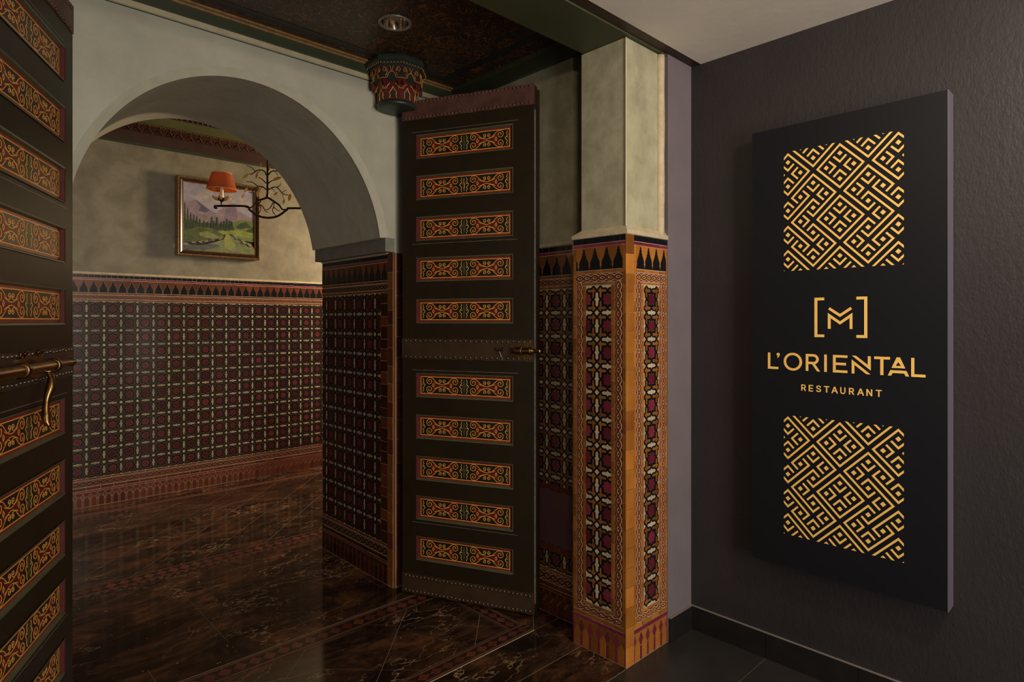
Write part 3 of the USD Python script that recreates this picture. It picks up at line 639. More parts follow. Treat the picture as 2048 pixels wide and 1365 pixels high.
def door_leaf(name, label, origin, ex, flip):
    """flip: hinge at the far end of the frame's a axis"""
    fr = Face(origin, ex); dr = thing(name, label, 'door', (origin[0], origin[1], 0), kind='structure')
    A = (lambda s: LW - s) if flip else (lambda s: s)
    cx = A(.0785 + PW / 2)
    front = sbox(0, ZB0, LW, ZT0)
    for z in PZ: front = front.difference(sbox(cx - PW / 2, z - PH / 2, cx + PW / 2, z + PH / 2))
    part(dr, 'leaf', join([ext(front, fr, -.0121, 0, True), fbx(fr, 0, LW, ZB0, ZT0, -LT, -.0122)]), M['wood'])
    e = A(LW); part(dr, 'edge_strip', fbx(fr, min(e, e + (.004 if not flip else -.004)), max(e, e + (.004 if not flip else -.004)), ZB0 + .05, ZT0 - .12, -.016, -.004), M['wood_edge'])
    part(dr, 'rear_leaf', fbx(fr, .006, LW + (.006 if not flip else 0), ZB0 + .01, ZT0 - .012, -LT - .022, -LT - .001), M['wood'])
    # thin incised lines framing the rails
    grooves = [fbx(fr, cx - PW / 2 - .022, cx + PW / 2 + .022, z + s * (PH / 2 + .014) - .0012, z + s * (PH / 2 + .014) + .0012, -.001, .0006) for z, s in ((PZ[0], 1), (PZ[2], -1), (PZ[5], 1), (PZ[8], -1))]
    part(dr, 'worn_line', join(grooves), M['wood_edge'], label='thin worn paint lines on the rails', stuff=True)
    for z in PZ:
        def T(g): return affinity.translate(g, cx, z)
        pth = numbered(dr, 'panel'); UsdGeom.Xform.Define(stage, pth); bases[pth] = bases[dr]
        # bevelled moulding sloping down into the recess
        o, i = (PW / 2 - .0005, PH / 2 - .0005), (PW / 2 - .013, PH / 2 - .011)
        vs = [fr(np.array([cx + sx * w]), np.array([z + sz * h]), np.array([d]))[0] for (w, h), d in ((o, .003), (((o[0] + i[0]) / 2), (o[1] + i[1]) / 2) and (((o[0] + i[0]) / 2, (o[1] + i[1]) / 2), .002), (i, -.010)) for sx, sz in ((-1, -1), (1, -1), (1, 1), (-1, 1))]
        fs = []
        for r in range(2):
            for k in range(4): a_, b_, c_, d_ = r * 4 + k, r * 4 + (k + 1) % 4, r * 4 + 4 + (k + 1) % 4, r * 4 + 4 + k; fs += [[a_, b_, c_], [a_, c_, d_]]
        red = [i for i in range(len(fs)) if (i // 2) % 4 == (1 if flip else 3)]
        part(pth, 'moulding', (np.array(vs), np.array([f_ for i, f_ in enumerate(fs) if i not in red])), M['moulding'])
        part(pth, 'moulding_end', (np.array(vs), np.array([fs[i] for i in red])), M['red_end'], label='red painted end of the moulding')
        part(pth, 'field', ext(T(sbox(-PW / 2 + .012, -PH / 2 + .010, PW / 2 - .012, PH / 2 - .010)), fr, -.012, -.0095), M['field'])
        part(pth, 'red_border', ext(T(ring(PW - .024, PH - .020, .0105)), fr, -.0096, -.0090), M['red_paint'])
        part(pth, 'gold_border', ext(T(ring(IW, IH, .0036)), fr, -.0096, -.0086), M['gold_paint'])
        part(pth, 'red_infill', ext(T(REDS), fr, -.0096, -.0091), M['red_fill'])
        part(pth, 'green_leaf', ext(T(LEAF), fr, -.0096, -.0091), M['green_paint'])
        part(pth, 'leaf_vein', ext(T(VEIN), fr, -.0096, -.0089), M['gold_paint' if PZ.index(z) == 1 else 'moulding'])
        part(pth, 'scrollwork', ext(T(GOLD), fr, -.0096, -.0087), M['gold_paint'])
    def studs(z, n, x0=.02, x1=LW - .02, r=.0062, jit=.002):
        ms = []
        for k in range(n):
            a = x0 + (x1 - x0) * k / (n - 1); c = fr(np.array([a]), np.array([z + random.uniform(-jit, jit)]), np.array([.003]))[0]
            m = trimesh.creation.icosphere(1, r); ms.append((np.array(m.vertices) * 1.0 + c, np.array(m.faces)))
        return join(ms)
    def strapping(name, z0, z1, mt, rows, n, stud='stud'):
        w = fbx(fr, -.002, LW + .002, z0, z1, -.001, .003)
        p = numbered(dr, name); UsdGeom.Xform.Define(stage, p); bases[p] = bases[dr]
        aa = np.linspace(-.002, LW + .002, 40); pts = [(x, z0 + .0012 * math.sin(x * 61) + .0008 * math.sin(x * 143)) for x in aa] + [(x, z1 + .0012 * math.sin(x * 47)) for x in aa[::-1]]
        part(p, 'strap', ext(Polygon(pts).buffer(0), fr, -.001, .003), M[mt])
        for z in rows: part(p, 'stud_row', studs(z, n), M[stud], True, stuff=True)
        return p
    strapping('leather_strap', 2.424, ZT0 + .001, 'leather', (2.512, 2.434), 34, 'leather')
    strapping('leather_strap', ZB0 + .002, .112, 'dark_leather', (.100, .026), 32)
    lb = strapping('lock_band', 1.208, 1.310, 'dark_leather', (1.300, 1.219), 25)
    return dr, fr, A, lb
def P3(fr, a, z, d): return fr(np.array([a]), np.array([z]), np.array([d]))[0]
# right leaf, folded back past the jamb; its hinge stands at (1.764, 2.658)
d2, f2, A2, lb2 = door_leaf('door_2', 'dark wooden door leaf with ten painted scroll panels, open beside the tiled pillar', (1.764, 2.658, 0), (.4290, -.9033, 0), False)
plate = Polygon([(.640, 1.222), (.706, 1.216), (.706, 1.302), (.665, 1.298), (.640, 1.292), (.628, 1.300), (.612, 1.290), (.596, 1.286), (.588, 1.278), (.602, 1.272), (.606, 1.256), (.600, 1.240), (.616, 1.226)])
part(d2, 'bolt_plate', ext(plate, f2, .003, .0075), M['brass'])
part(d2, 'bolt_boss', lathe([(0, .030), (.014, .026), (.020, .012), (.024, 0)], (0, 0, 0), 20), M['brass'], True) if False else None
tb = [P3(f2, a, 1.2585, .020) for a in (.612, .622, .640, .660, .685, .700, .712, .722, .733, .742, .751, .756)]
part(d2, 'bolt', tube(tb, [.012, .017, .018, .0155, .0155, .017, .010, .0085, .0095, .0135, .0120, .004], 14), M['brass'], True, label='short brass sliding bolt with a knob end')
for a in (.656, .700): part(d2, 'bolt_collar', tube([P3(f2, a - .004, 1.2585, .019), P3(f2, a + .004, 1.2585, .019)], .0205, 16), M['brass'], True)
kp = [(.527, 1.268), (.534, 1.262), (.545, 1.260), (.558, 1.262), (.566, 1.268)]
part(d2, 'key_catch', tube([P3(f2, a, z, .016) for a, z in smoothline(kp, 4)], [.0055] * 17, 8), M['brass'], True)
part(d2, 'key_post', join([tube([P3(f2, .532, 1.266, .002), P3(f2, .532, 1.266, .017)], .005, 8), tube([P3(f2, .561, 1.266, .002), P3(f2, .561, 1.266, .017)], .005, 8)]), M['brass'], True)
part(d2, 'hanging_wire', tube([P3(f2, .540, 1.257, .014), P3(f2, .546, 1.235, .008), P3(f2, .552, 1.212, .005)], .0014, 6), M['ring'])
# left leaf, nearly edge-on at the left of the picture; hinge at (.375, 2.66)
ex1 = np.array([.4160, .9094, 0]); o1 = np.array([.375, 2.66, 0]) - ex1 * LW
d1, f1, A1, lb1 = door_leaf('door_1', 'dark wooden door leaf with painted scroll panels and a long brass bolt, at the left', tuple(o1), tuple(ex1), True)
part(d1, 'bolt', tube([P3(f1, A1(s), 1.262, .042) for s in (.136, .140, .150, .158, .166, .285, .290, .300, .312, .318, .330, .70, .74)], [.006, .0115, .0115, .0135, .0105, .0105, .019, .021, .021, .0165, .0165, .0165, .0165], 16), M['brass'], True, label='long round brass sliding bolt')
for s in (.306, .535): part(d1, 'bolt_collar', tube([P3(f1, A1(s + e), 1.262, .042) for e in (-.012, -.008, .008, .012)], [.018, .0225, .0225, .018], 18), M['brass'], True)
esc = Polygon([(.300, 1.296), (.308, 1.303), (.322, 1.300), (.330, 1.306), (.345, 1.298), (.372, 1.293), (.400, 1.300), (.420, 1.306), (.440, 1.301), (.452, 1.293), (.470, 1.290), (.470, 1.236), (.44, 1.230), (.40, 1.236), (.36, 1.228), (.32, 1.226), (.300, 1.236), (.312, 1.262)])
part(d1, 'bolt_plate', ext(affinity.affine_transform(esc, [-1, 0, 0, 1, LW, 0]), f1, .003, .009), M['brass'])
for s in (.31, .33, .425, .455): part(d1, 'plate_scroll', tube([P3(f1, A1(s + .008 * math.cos(t)), 1.302 + .008 * math.sin(t), .012) for t in np.linspace(0, 5.2, 14)], .0028, 6), M['brass'], True)
hp = [(.392, 1.256, .050), (.398, 1.236, .062), (.404, 1.220, .066), (.410, 1.200, .066), (.416, 1.180, .062), (.421, 1.160, .060), (.426, 1.140, .060), (.431, 1.120, .062), (.436, 1.104, .066), (.441, 1.092, .074)]
hr = [.007, .008, .010, .0135, .010, .0075, .0095, .0125, .010, .004]
hs = smoothline(hp, 4); rs = np.interp(np.linspace(0, 9, len(hs)), range(10), hr)
part(d1, 'bolt_handle', tube([P3(f1, A1(a), z, d) for a, z, d in hs], rs, 10), M['brass'], True, label='hanging turned brass bolt handle')
part(d1, 'handle_ring', tube([P3(f1, A1(.392 + .012 * math.cos(t)), 1.25, .043 + .024 * math.sin(t)) for t in np.linspace(0, 2 * math.pi, 16)], .004, 6), M['brass'], True)

# ---------------------------------------------------------------- pivot brackets at the heads of the hinges
def bracket(cx, cy, label):
    t = thing('wooden_bracket', label, 'bracket', (cx, cy, 2.46), group=None)
    ph = math.pi / 8
    k = 1 / math.cos(math.pi / 8)
    part(t, 'socket', lathe([(0, 2.470), (.088, 2.470), (.100, 2.476), (.102, 2.486), (.094, 2.497), (0, 2.499)], (cx, cy, 0), 32), M['cap_green'], True)
    part(t, 'lower_tier', lathe([(0, 2.497), (.086 * k, 2.497), (.088 * k, 2.52), (.092 * k, 2.555), (.106 * k, 2.572), (.112 * k, 2.580), (0, 2.581)], (cx, cy, 0), 8, ph), M['cap_red'])
    part(t, 'upper_tier', lathe([(0, 2.579), (.116 * k, 2.579), (.119 * k, 2.60), (.122 * k, 2.645), (.128 * k, 2.655), (0, 2.656)], (cx, cy, 0), 8, ph), M['cap_dark'])
    part(t, 'cornice', lathe([(0, 2.655), (.132 * k, 2.655), (.136 * k, 2.664), (.146 * k, 2.672), (.148 * k, 2.684), (.142 * k, 2.686), (.142 * k, 2.699), (0, 2.6995)], (cx, cy, 0), 8, ph), M['cap_green'])
    gl, nich, lob = [], [], []
    for f in range(8):
        a = f * math.pi / 4; n = np.array([math.cos(a), math.sin(a), 0]); ex = np.array([-math.sin(a), math.cos(a), 0])
        fr = Face(np.array([cx, cy, 0]), ex); fr.n = n
        def line(pts, off, r=.0022): gl.append(tube(fr(np.array([p[0] for p in pts]), np.array([p[1] for p in pts]), np.array([off + (p[1] - 2.5) * .06 for p in pts])), r, 5))
        w = .049
        th = np.linspace(0, math.pi, 11)
        pts = [(.020, 2.584)] + [(.020 * math.cos(q), 2.596 + .026 * math.sin(q)) for q in th] + [(-.020, 2.584)]      # arched niche with coiled buds beside it
        line([(.050, 2.592), (.030, 2.592)] + pts[1:-1] + [(-.030, 2.592), (-.050, 2.592)], .1165, .0024); nich.append(ext(Polygon(pts), fr, .112, .1222))
        for sx in (1, -1):
            q = [(.030, 2.600), (.024, 2.612), (.022, 2.626), (.028, 2.640), (.038, 2.642), (.043, 2.632), (.038, 2.622), (.030, 2.624), (.029, 2.632), (.034, 2.634)]
            line([(sx * a_, b_) for a_, b_ in q], .1170, .0022); line([(sx * .002, 2.624), (sx * .008, 2.648)], .1165, .0018)
        # below it a pointed bud under a small arch, with a fan of lines
        line([(-.044, 2.548), (-.030, 2.548), (-.026, 2.560), (-.012, 2.572), (0, 2.575), (.012, 2.572), (.026, 2.560), (.030, 2.548), (.044, 2.548)], .0990, .0024)
        for sx in (1, -1):
            line([(0, 2.560), (sx * .005, 2.547), (sx * .017, 2.532), (sx * .014, 2.514), (sx * .019, 2.503)], .0905, .0026); line([(sx * .034, 2.552), (sx * .040, 2.574)], .1, .0016)
        nich.append(ext(Polygon([(0, 2.550), (-.011, 2.531), (-.008, 2.508), (.008, 2.508), (.011, 2.531)]), fr, .08, .0900))
        for c in (-.036, .036): lob.append(ext(Polygon([(c - .009, 2.592), (c + .009, 2.592), (c + .008, 2.574), (c + .003, 2.560), (c - .003, 2.560), (c - .008, 2.574)]), fr, .10, .1225))
        for c in np.linspace(-.05, .05, 7): gl.append(ball(fr(np.array([c]), np.array([2.661]), np.array([.139]))[0], .0036, 0))
    part(t, 'niche', join(nich), M['cap_green'], stuff=True); part(t, 'corbel', join(lob), M['cap_red'], stuff=True); part(t, 'gold_tracery', join(gl), M['cap_gold'], stuff=True)
bracket(1.728, 2.655, 'octagonal painted wooden bracket above the hinge of the right door leaf')
bracket(.245, 2.665, 'octagonal wooden bracket cut off at the head of the left door leaf')

# ---------------------------------------------------------------- downlight in the carved ceiling
dl = thing('recessed_downlight', 'round recessed downlight with a mirrored reflector, switched off, in the carved ceiling', 'light', (DLX, DLY, ZC))
part(dl, 'trim_ring', lathe([(.058, .002), (.059, -.005), (.066, -.008), (.072, -.005), (.073, .001), (.066, .002), (.058, .002)], (DLX, DLY, ZC), 48), M['ring'], True)
part(dl, 'reflector', lathe([(.0585, -.003), (.0575, .010), (.053, .035), (.045, .062), (.030, .080)], (DLX, DLY, ZC), 48)[:2], M['chrome'], True)
part(dl, 'lamp_bulb', lathe([(.0001, .030), (.013, .034), (.020, .046), (.020, .066), (.014, .085)], (DLX, DLY, ZC), 24), M['candle'], True)
part(dl, 'housing', lathe([(.062, .002), (.062, .11), (.0001, .11)], (DLX, DLY, ZC), 24), M['ring'])

# ---------------------------------------------------------------- restaurant sign
XS = 2.453; SY0, SY1, SZ0, SZ1 = .467, 1.136, .430, 2.170
sg = thing('restaurant_sign', 'tall black wall sign with gold lattice patterns, bracketed M emblem and lettering', 'sign', (XR, (SY0 + SY1) / 2, SZ0))
part(sg, 'board', bx(XS, XR - .006, SY0 + .003, SY1, SZ0, SZ1), M['sign_black'])
part(sg, 'edge_trim', bx(XS + .0005, XR - .001, SY0, SY0 + .0032, SZ0, SZ1), M['sign_edge'], label='pale mauve edge of the sign')
fS = Face((XS, 0, 0), (0, -1, 0)); SD = (-.0005, .0012)
def stroke(pts, t, cap=2, join_=2): return LineString(pts).buffer(t / 2, cap_style=cap, join_style=join_, mitre_limit=6)
def lattice():
    r, h = .335, .47; L = []
    def T(i, j): return (i - r, j + r)
    def Rr(i, j): return (i + r, j + r)
    def B(i, j): return (i + r, j - r)
    def Lc(i, j): return (i - r, j - r)
    def chev(i, j, k):
        if k == 'v': c, p, q = B(i, j), (0, h), (-h, 0)
        if k == '<': c, p, q = Lc(i, j), (0, h), (h, 0)
        if k == '>': c, p, q = Rr(i, j), (-h, 0), (0, -h)
        if k == '^': c, p, q = T(i, j), (0, -h), (h, 0)
        L.append([(c[0] + p[0], c[1] + p[1]), c, (c[0] + q[0], c[1] + q[1])])
    def closed(i, j):                                   # a closed lozenge of four cells: top (i,j), right (i+1,j), left (i,j-1), bottom (i+1,j-1)
        L.append([T(i, j), Rr(i + 1, j), B(i + 1, j - 1), Lc(i, j - 1), T(i, j)]); chev(i, j, 'v'); chev(i + 1, j, '<'); chev(i, j - 1, '>'); chev(i + 1, j - 1, '^')
    for i, j in ((0, 0), (2, -2), (-2, 0), (0, 2), (2, 2), (-2, -2), (4, -4), (6, -2), (2, -6), (-4, -2), (4, 4), (-4, 0), (-2, 2)): closed(i, j)
    # left meander
    L += [[(-r + h, -3 - r), Lc(0, -3), T(0, -2), Rr(1, -2), B(1, -3), (1 + r - h, -3 - r)]]
    chev(0, -2, 'v'); chev(1, -2, '<'); chev(0, -4, '^')
    L += [[(r - h, -3 + r), Rr(0, -3), B(0, -4), (r - 2 * r, -4 - r)]]
    L += [[(1 - r + h, -3 + r), T(1, -3), Lc(1, -4), B(2, -4), (2 + r, -4 - r + h)]]
    chev(1, -4, '>')
    L += [[(2 - r, -4 + r - h), T(2, -4), Rr(3, -4), B(3, -5), Lc(2, -5), (2 - r, -5 - r + h)]]
    chev(3, -4, '<'); chev(3, -5, '^'); chev(1, -5, 'v')
    L += [[(2 + r, -5 + r - h), Rr(2, -5), T(1, -5), Lc(1, -6)]]
    # right meander
    L += [[(2 + r, -1 - r + h), B(2 + 1, -1) if False else (3 + r, -1 - r), Lc(2, -1), T(2, 0), Rr(3, 0), (3 + r, r - h)]]
    L[-1] = [(3 + r, -1 - r + h), B(3, -1), Lc(2, -1), T(2, 0), Rr(3, 0), (3 + r, r - h)]
    chev(2, 0, 'v'); chev(2, -1, '>')
    L += [[(3 - r, -r + h), Lc(3, 0), B(4, 0), Rr(4, 0)]]
    L += [[(3 - r, -1 + r - h), T(3, -1), Rr(4, -1), B(4, -2), (4 + r - h, -2 - r)]]
    chev(4, 0, '^'); chev(4, -1, '<')
    L += [[(4 - r + h, -2 + r), T(4, -2), Lc(4, -3), B(5, -3), Rr(5, -2), (5 + r - h, -2 + r)]]
    chev(4, -3, '>'); chev(5, -3, '^'); chev(5, -1, 'v')
    L += [[(5 - r + h, -2 - r), Lc(5, -2), T(5, -1), Rr(5, -1)]]
    g = [stroke(q, .105) for q in L]
    dots = [(i, j) for i in range(-8, 10) for j in range(-10, 8)]
    g += [sbox(i - .10, j - .10, i + .10, j + .10) for i, j in dots]
    g = unary_union(g)
    # lattice axes run at 45 degrees: across = i + j, down = i - j
    g = affinity.affine_transform(g, [1, 1, -1, 1, 0, 0])
    return g.intersection(sbox(-4.33, -8.98, 4.35, .87))
LAT = lattice()
for zc in (2.025, .987):
    g = affinity.translate(affinity.scale(LAT, .0474, .0477, origin=(0, 0)), -.802, zc)
    part(sg, 'lattice_pattern', ext(g, fS, *SD), M['sign_gold'])
t = .0105
for x0, x1, s in ((-.892, -.857, 1), (-.710, -.746, -1)):
    part(sg, 'bracket_mark', ext(stroke([(x1, 1.4835), (x0 + s * t / 2, 1.4835), (x0 + s * t / 2, 1.3435), (x1, 1.3435)], t), fS, *SD), M['sign_gold'])
cx = -.8015
part(sg, 'emblem', ext(unary_union([stroke([(cx - .0375, 1.3705), (cx - .0375, 1.4205), (cx, 1.3925), (cx + .0375, 1.4205), (cx + .0375, 1.3705)], .0098), stroke([(cx - .0385, 1.4475), (cx, 1.4205), (cx + .0385, 1.4475)], .0098)]), fS, *SD), M['sign_gold'], label='gold letter M topped by a chevron')
def letter(shape): part(sg, 'letter', ext(shape, fS, *SD), M['sign_gold'])
ZB_, ZH = 1.2075, .0655; top = ZB_ + ZH; w = .0095
def SX(px): return -(1.071 - (px - 143) / (1865 - 143) * .540)   # first guess, replaced by measured table below
LX = [(-1.071, 'L'), (-1.036, "'"), (-1.007, 'O'), (-.924, 'R'), (-.857, 'I'), (-.826, 'E'), (-.762, 'N'), (-.688, 'T'), (-.645, 'A'), (-.574, 'L')]
for x, c in LX:
    b, tp = ZB_, top; m = w / 2
    if c == 'L': g = unary_union([sbox(x, b, x + w, tp), sbox(x, b, x + .042, b + w)])
    if c == "'": g = unary_union([Point(x + .006, tp - .006).buffer(.0062, 8), Polygon([(x + .0122, tp - .006), (x + .0105, tp - .014), (x + .004, tp - .0205), (x + .002, tp - .017), (x + .006, tp - .012)])])
    if c == 'O': g = Point(x + .034, (b + tp) / 2).buffer(.0352, 24).difference(Point(x + .034, (b + tp) / 2).buffer(.0352 - w, 24))
    if c == 'R': g = unary_union([sbox(x, b, x + w, tp), stroke([(x, tp - m), (x + .028, tp - m)], w), Point(x + .028, tp - .0195).buffer(.0195, 16).difference(Point(x + .028, tp - .0195).buffer(.0195 - w, 16)).intersection(sbox(x + .028, b, x + .1, tp + .01)), stroke([(x, tp - .039 + m), (x + .028, tp - .039 + m)], w), Polygon([(x + .022, tp - .037), (x + .033, tp - .037), (x + .0525, b), (x + .0415, b)])])
    if c == 'I': g = sbox(x, b, x + w, tp)
    if c == 'E': g = unary_union([sbox(x, b, x + w, tp), sbox(x, b, x + .050, b + w), sbox(x, tp - w, x + .050, tp), sbox(x, (b + tp) / 2 - m, x + .045, (b + tp) / 2 + m)])
    if c == 'N': g = unary_union([Polygon([(x, b), (x + w, b), (x + w, b + .032), (x + .049, b), (x + .0625, b), (x + w * .5, tp - .018), (x, tp - .014)]), Polygon([(x + .063, tp), (x + .063 - w, tp), (x + .063 - w, tp - .032), (x + .0145, tp), (x + .001, tp), (x + .063 - w * .5, b + .018), (x + .063, b + .014)])])
    if c == 'T': g = unary_union([sbox(x, tp - w, x + .050, tp), sbox(x + .0195, b, x + .0195 + w + .0005, tp)])
    if c == 'A':
        xa = x + .0325; A_ = Polygon([(x, b), (xa - .003, tp), (xa + .003, tp), (x + .065, b), (x + .0545, b), (xa + .0135, b + .0205 - .004), (xa - .0135, b + .0205 - .004), (x + .0105, b)])
        A_ = Polygon([(x, b), (xa - .005, tp), (xa + .005, tp), (x + .065, b), (x + .0545, b), (x + .0505, b + .0095), (x + .0145, b + .0095), (x + .0105, b)])
        g = A_.difference(sbox(x - .01, b + .0195, x + .08, b + .0275)).difference(Polygon([(xa, tp - .017), (xa - .008, b + .0355), (xa + .008, b + .0355)]))
    letter(g)
txt = 'RESTAURANT'; xs = np.linspace(-.941, -.683, 10) + np.array([0, -.0012, -.0022, -.003, -.004, -.003, -.002, -.002, -.0015, 0])
for c, x in zip(txt, xs):
    m = meshkit.text_mesh(c, .0235, .0017, bold=True); vv = np.array(m.vertices); vv[:, 0] -= vv[:, 0].min(); s = {'R': .0175, 'E': .0165, 'S': .0175, 'T': .0195, 'A': .0225, 'U': .0180, 'N': .0190}[c] / vv[:, 0].max()
    vv[:, 0] *= s
    k = x if c not in 'A' else x - .001
    part(sg, 'small_letter', (fS(vv[:, 0] + k, vv[:, 1] + 1.130, vv[:, 2] - .0005), np.array(m.faces)), M['sign_gold'])

# ---------------------------------------------------------------- landscape painting on the far wall
PX0, PX1, PZ0, PZ1 = 1.466, 2.130, 1.937, 2.585
pt = thing('landscape_painting', 'square bronze-framed oil painting of mountains, pines and a river on the far wall', 'painting', ((PX0 + PX1) / 2, YB, PZ0))
fP = Face((0, YB - .062, 0), (1, 0, 0)); TILT = .0
def profile_frame(x0, x1, z0, z1, prof, mt, name):
    """mitred frame; prof: (inset, depth) pairs from the wall's outer edge to the picture's edge"""
    vs = []
    for ins, d in prof:
        for sx, sz in ((0, 0), (1, 0), (1, 1), (0, 1)):
            vs.append(fP(np.array([x0 + ins if not sx else x1 - ins]), np.array([z0 + ins if not sz else z1 - ins]), np.array([d]))[0])
    f = []
    for r in range(len(prof) - 1):
        for k in range(4): a_, b_, c_, d_ = r * 4 + k, r * 4 + (k + 1) % 4, r * 4 + 4 + (k + 1) % 4, r * 4 + 4 + k; f += [[a_, b_, c_], [a_, c_, d_]]
    part(pt, name, (np.array(vs), np.array(f)), M[mt])
profile_frame(PX0, PX1, PZ0, PZ1, [(0, -.058), (0, .010), (.004, .016), (.013, .017), (.016, .012)], 'frame_gold', 'outer_frame')
profile_frame(PX0, PX1, PZ0, PZ1, [(.016, .012), (.022, .020), (.034, .014), (.040, .010)], 'frame_dark', 'frame')
profile_frame(PX0, PX1, PZ0, PZ1, [(.040, .010), (.042, .013), (.046, .012), (.048, .004)], 'frame_gold', 'slip')
bd = []
for k in range(46):
    u = (k + .5) / 46
    for x, z in ((PX0 + .008 + u * (PX1 - PX0 - .016), PZ0 + .008), (PX0 + .008 + u * (PX1 - PX0 - .016), PZ1 - .008), (PX0 + .008, PZ0 + .008 + u * (PZ1 - PZ0 - .016)), (PX1 - .008, PZ0 + .008 + u * (PZ1 - PZ0 - .016))): bd.append(ball(fP(np.array([x]), np.array([z]), np.array([.016]))[0], .0055, 0))
part(pt, 'beading', join(bd), M['frame_gold'], stuff=True)
cvp = numbered(pt, 'canvas'); UsdGeom.Xform.Define(stage, cvp); bases[cvp] = bases[pt]
CW, CH = PX1 - PX0 - .094, PZ1 - PZ0 - .094; CX0, CZ0 = PX0 + .047, PZ0 + .047; frame_ = sbox(0, 0, 1, 1); layer = [0]
PC = {}
def paint(name, pts, color, color2=None, jag=0, seed=1):
    r_ = np.random.default_rng(seed); p = np.array(pts, float)
    if jag:
        q = []
        for a_, b_ in zip(p, np.roll(p, -1, 0)):
            nn = max(1, int(np.linalg.norm(b_ - a_) / .03)); q += [a_ + (b_ - a_) * k / nn + (r_.uniform(-jag, jag, 2) if k else 0) for k in range(nn)]
        p = np.array(q)
    g = Polygon(p).buffer(0).intersection(frame_); layer[0] += 1
    if (color, color2) not in PC: PC[(color, color2)] = mat(f'oil_{len(PC)}', color, .45, color2 or tuple(c * .7 for c in color), 22., 1., bump=.2, bscale=120., bdist=.002)
    g = affinity.translate(affinity.scale(g, CW, CH, origin=(0, 0)), CX0, CZ0)
    part(cvp, name, ext(g, fP, -.004, .0030 + .00025 * layer[0]), PC[(color, color2)])
paint('sky', [(0, .4), (1, .4), (1, 1), (0, 1)], (.36, .33, .38), (.27, .25, .36))
paint('cloud', [(.1, .80), (.3, .92), (.55, .86), (.8, .90), (1, .82), (1, .72), (.5, .70), (.2, .72)], (.42, .37, .37), None, .02, 2)
paint('mountain', [(0, .74), (.08, .72), (.17, .76), (.24, .70), (.36, .62), (.46, .60), (.52, .66), (.56, .70), (.66, .76), (.72, .77), (.75, .66), (.86, .62), (1, .55), (1, .36), (0, .36)], (.20, .155, .20), (.29, .21, .22), .008, 3)
paint('mountain_shade', [(.17, .755), (.23, .66), (.20, .60), (.30, .58), (.36, .62)], (.13, .10, .16)); paint('butte', [(.56, .50), (.58, .66), (.66, .755), (.72, .765), (.75, .60), (.74, .50)], (.15, .115, .17), (.22, .16, .2))
paint('foothill', [(0, .50), (.2, .54), (.4, .56), (.6, .50), (.8, .52), (1, .48), (1, .36), (0, .36)], (.25, .19, .19), None, .01, 4)
paint('green_hill', [(.66, .46), (.78, .52), (.88, .535), (1, .50), (1, .20), (.5, .20), (.6, .36)], (.15, .19, .035), (.09, .13, .025), .006, 5)
paint('grove', [(.72, .41), (.80, .48), (.88, .50), (.95, .44), (.93, .41), (.8, .385)], (.03, .055, .02), None, .012, 6); paint('grove', [(.88, .36), (.95, .42), (1, .44), (1, .33), (.9, .33)], (.03, .06, .02), None, .01, 7)
paint('meadow', [(.45, .40), (.6, .37), (.8, .36), (1, .34), (1, .26), (.6, .26), (.45, .30)], (.24, .27, .045), (.16, .20, .03), .006, 8)
paint('wood', [(0, .46), (.1, .44), (.25, .42), (.5, .43), (.70, .40), (.70, .35), (.5, .33), (.3, .30), (0, .2)], (.022, .032, .014), (.05, .07, .02), .012, 9)
for k, (x, h, b) in enumerate([(.02, .70, .3), (.06, .62, .3), (.10, .56, .3), (.14, .54, .32), (.18, .52, .33), (.22, .48, .34), (.28, .46, .35), (.33, .45, .36), (.385, .53, .36), (.42, .47, .36), (.46, .53, .36), (.52, .47, .36), (.56, .49, .36), (.60, .52, .36), (.64, .50, .36), (.67, .49, .36)]):
    q = [(x, h)]; nn = 4
    for i in range(1, nn + 1): q += [(x + .026 * i / nn, h - (h - b) * i / nn + .01), (x + .012 * i / nn, h - (h - b) * i / nn)]
    paint('pine', q + [(2 * x - a_, z_) for a_, z_ in q[::-1]], (.020, .034, .014), (.045, .06, .02))
paint('bank', [(0, .30), (.2, .36), (.4, .34), (.55, .27), (.50, .20), (.3, .16), (.1, .10), (0, .12)], (.05, .065, .02), (.10, .12, .03), .01, 10); paint('sunlit_bank', [(.2, .27), (.33, .30), (.48, .24), (.55, .22), (.4, .19), (.22, .22)], (.24, .24, .07), (.16, .17, .04), .008, 11)
paint('river', [(.57, .28), (.64, .28), (.80, .22), (.95, .16), (1, .08), (1, 0), (.1, 0), (.05, .05), (.3, .10), (.5, .18), (.58, .21)], (.10, .13, .055), (.20, .22, .09), .004, 12)
paint('reflection', [(.57, .28), (.63, .28), (.66, .2), (.72, .12), (.66, .04), (.56, .08), (.55, .18)], (.28, .28, .07), (.2, .22, .06), .008, 13); paint('water_shade', [(0, .08), (.2, .08), (.4, .12), (.5, .1), (.35, .03), (.1, 0), (0, 0)], (.07, .065, .085), (.10, .11, .08), .008, 14)
r_ = np.random.default_rng(5)
for k in range(30):
    u = r_.uniform(0, 1); x, z, s = ((.0 + u * .56, .075 + u * .15 + r_.uniform(-.012, .012), .035 - .015 * u) if k < 16 else (.66 + u * .34, .27 - u * .17 + r_.uniform(-.02, .02), .018 + .014 * u))
    paint('rock', [(x + s * math.cos(q), z + s * .45 * math.sin(q)) for q in np.linspace(0, 6, 7)[:-1]], ((.30, .23, .18) if k % 3 else (.16, .12, .12)), None)

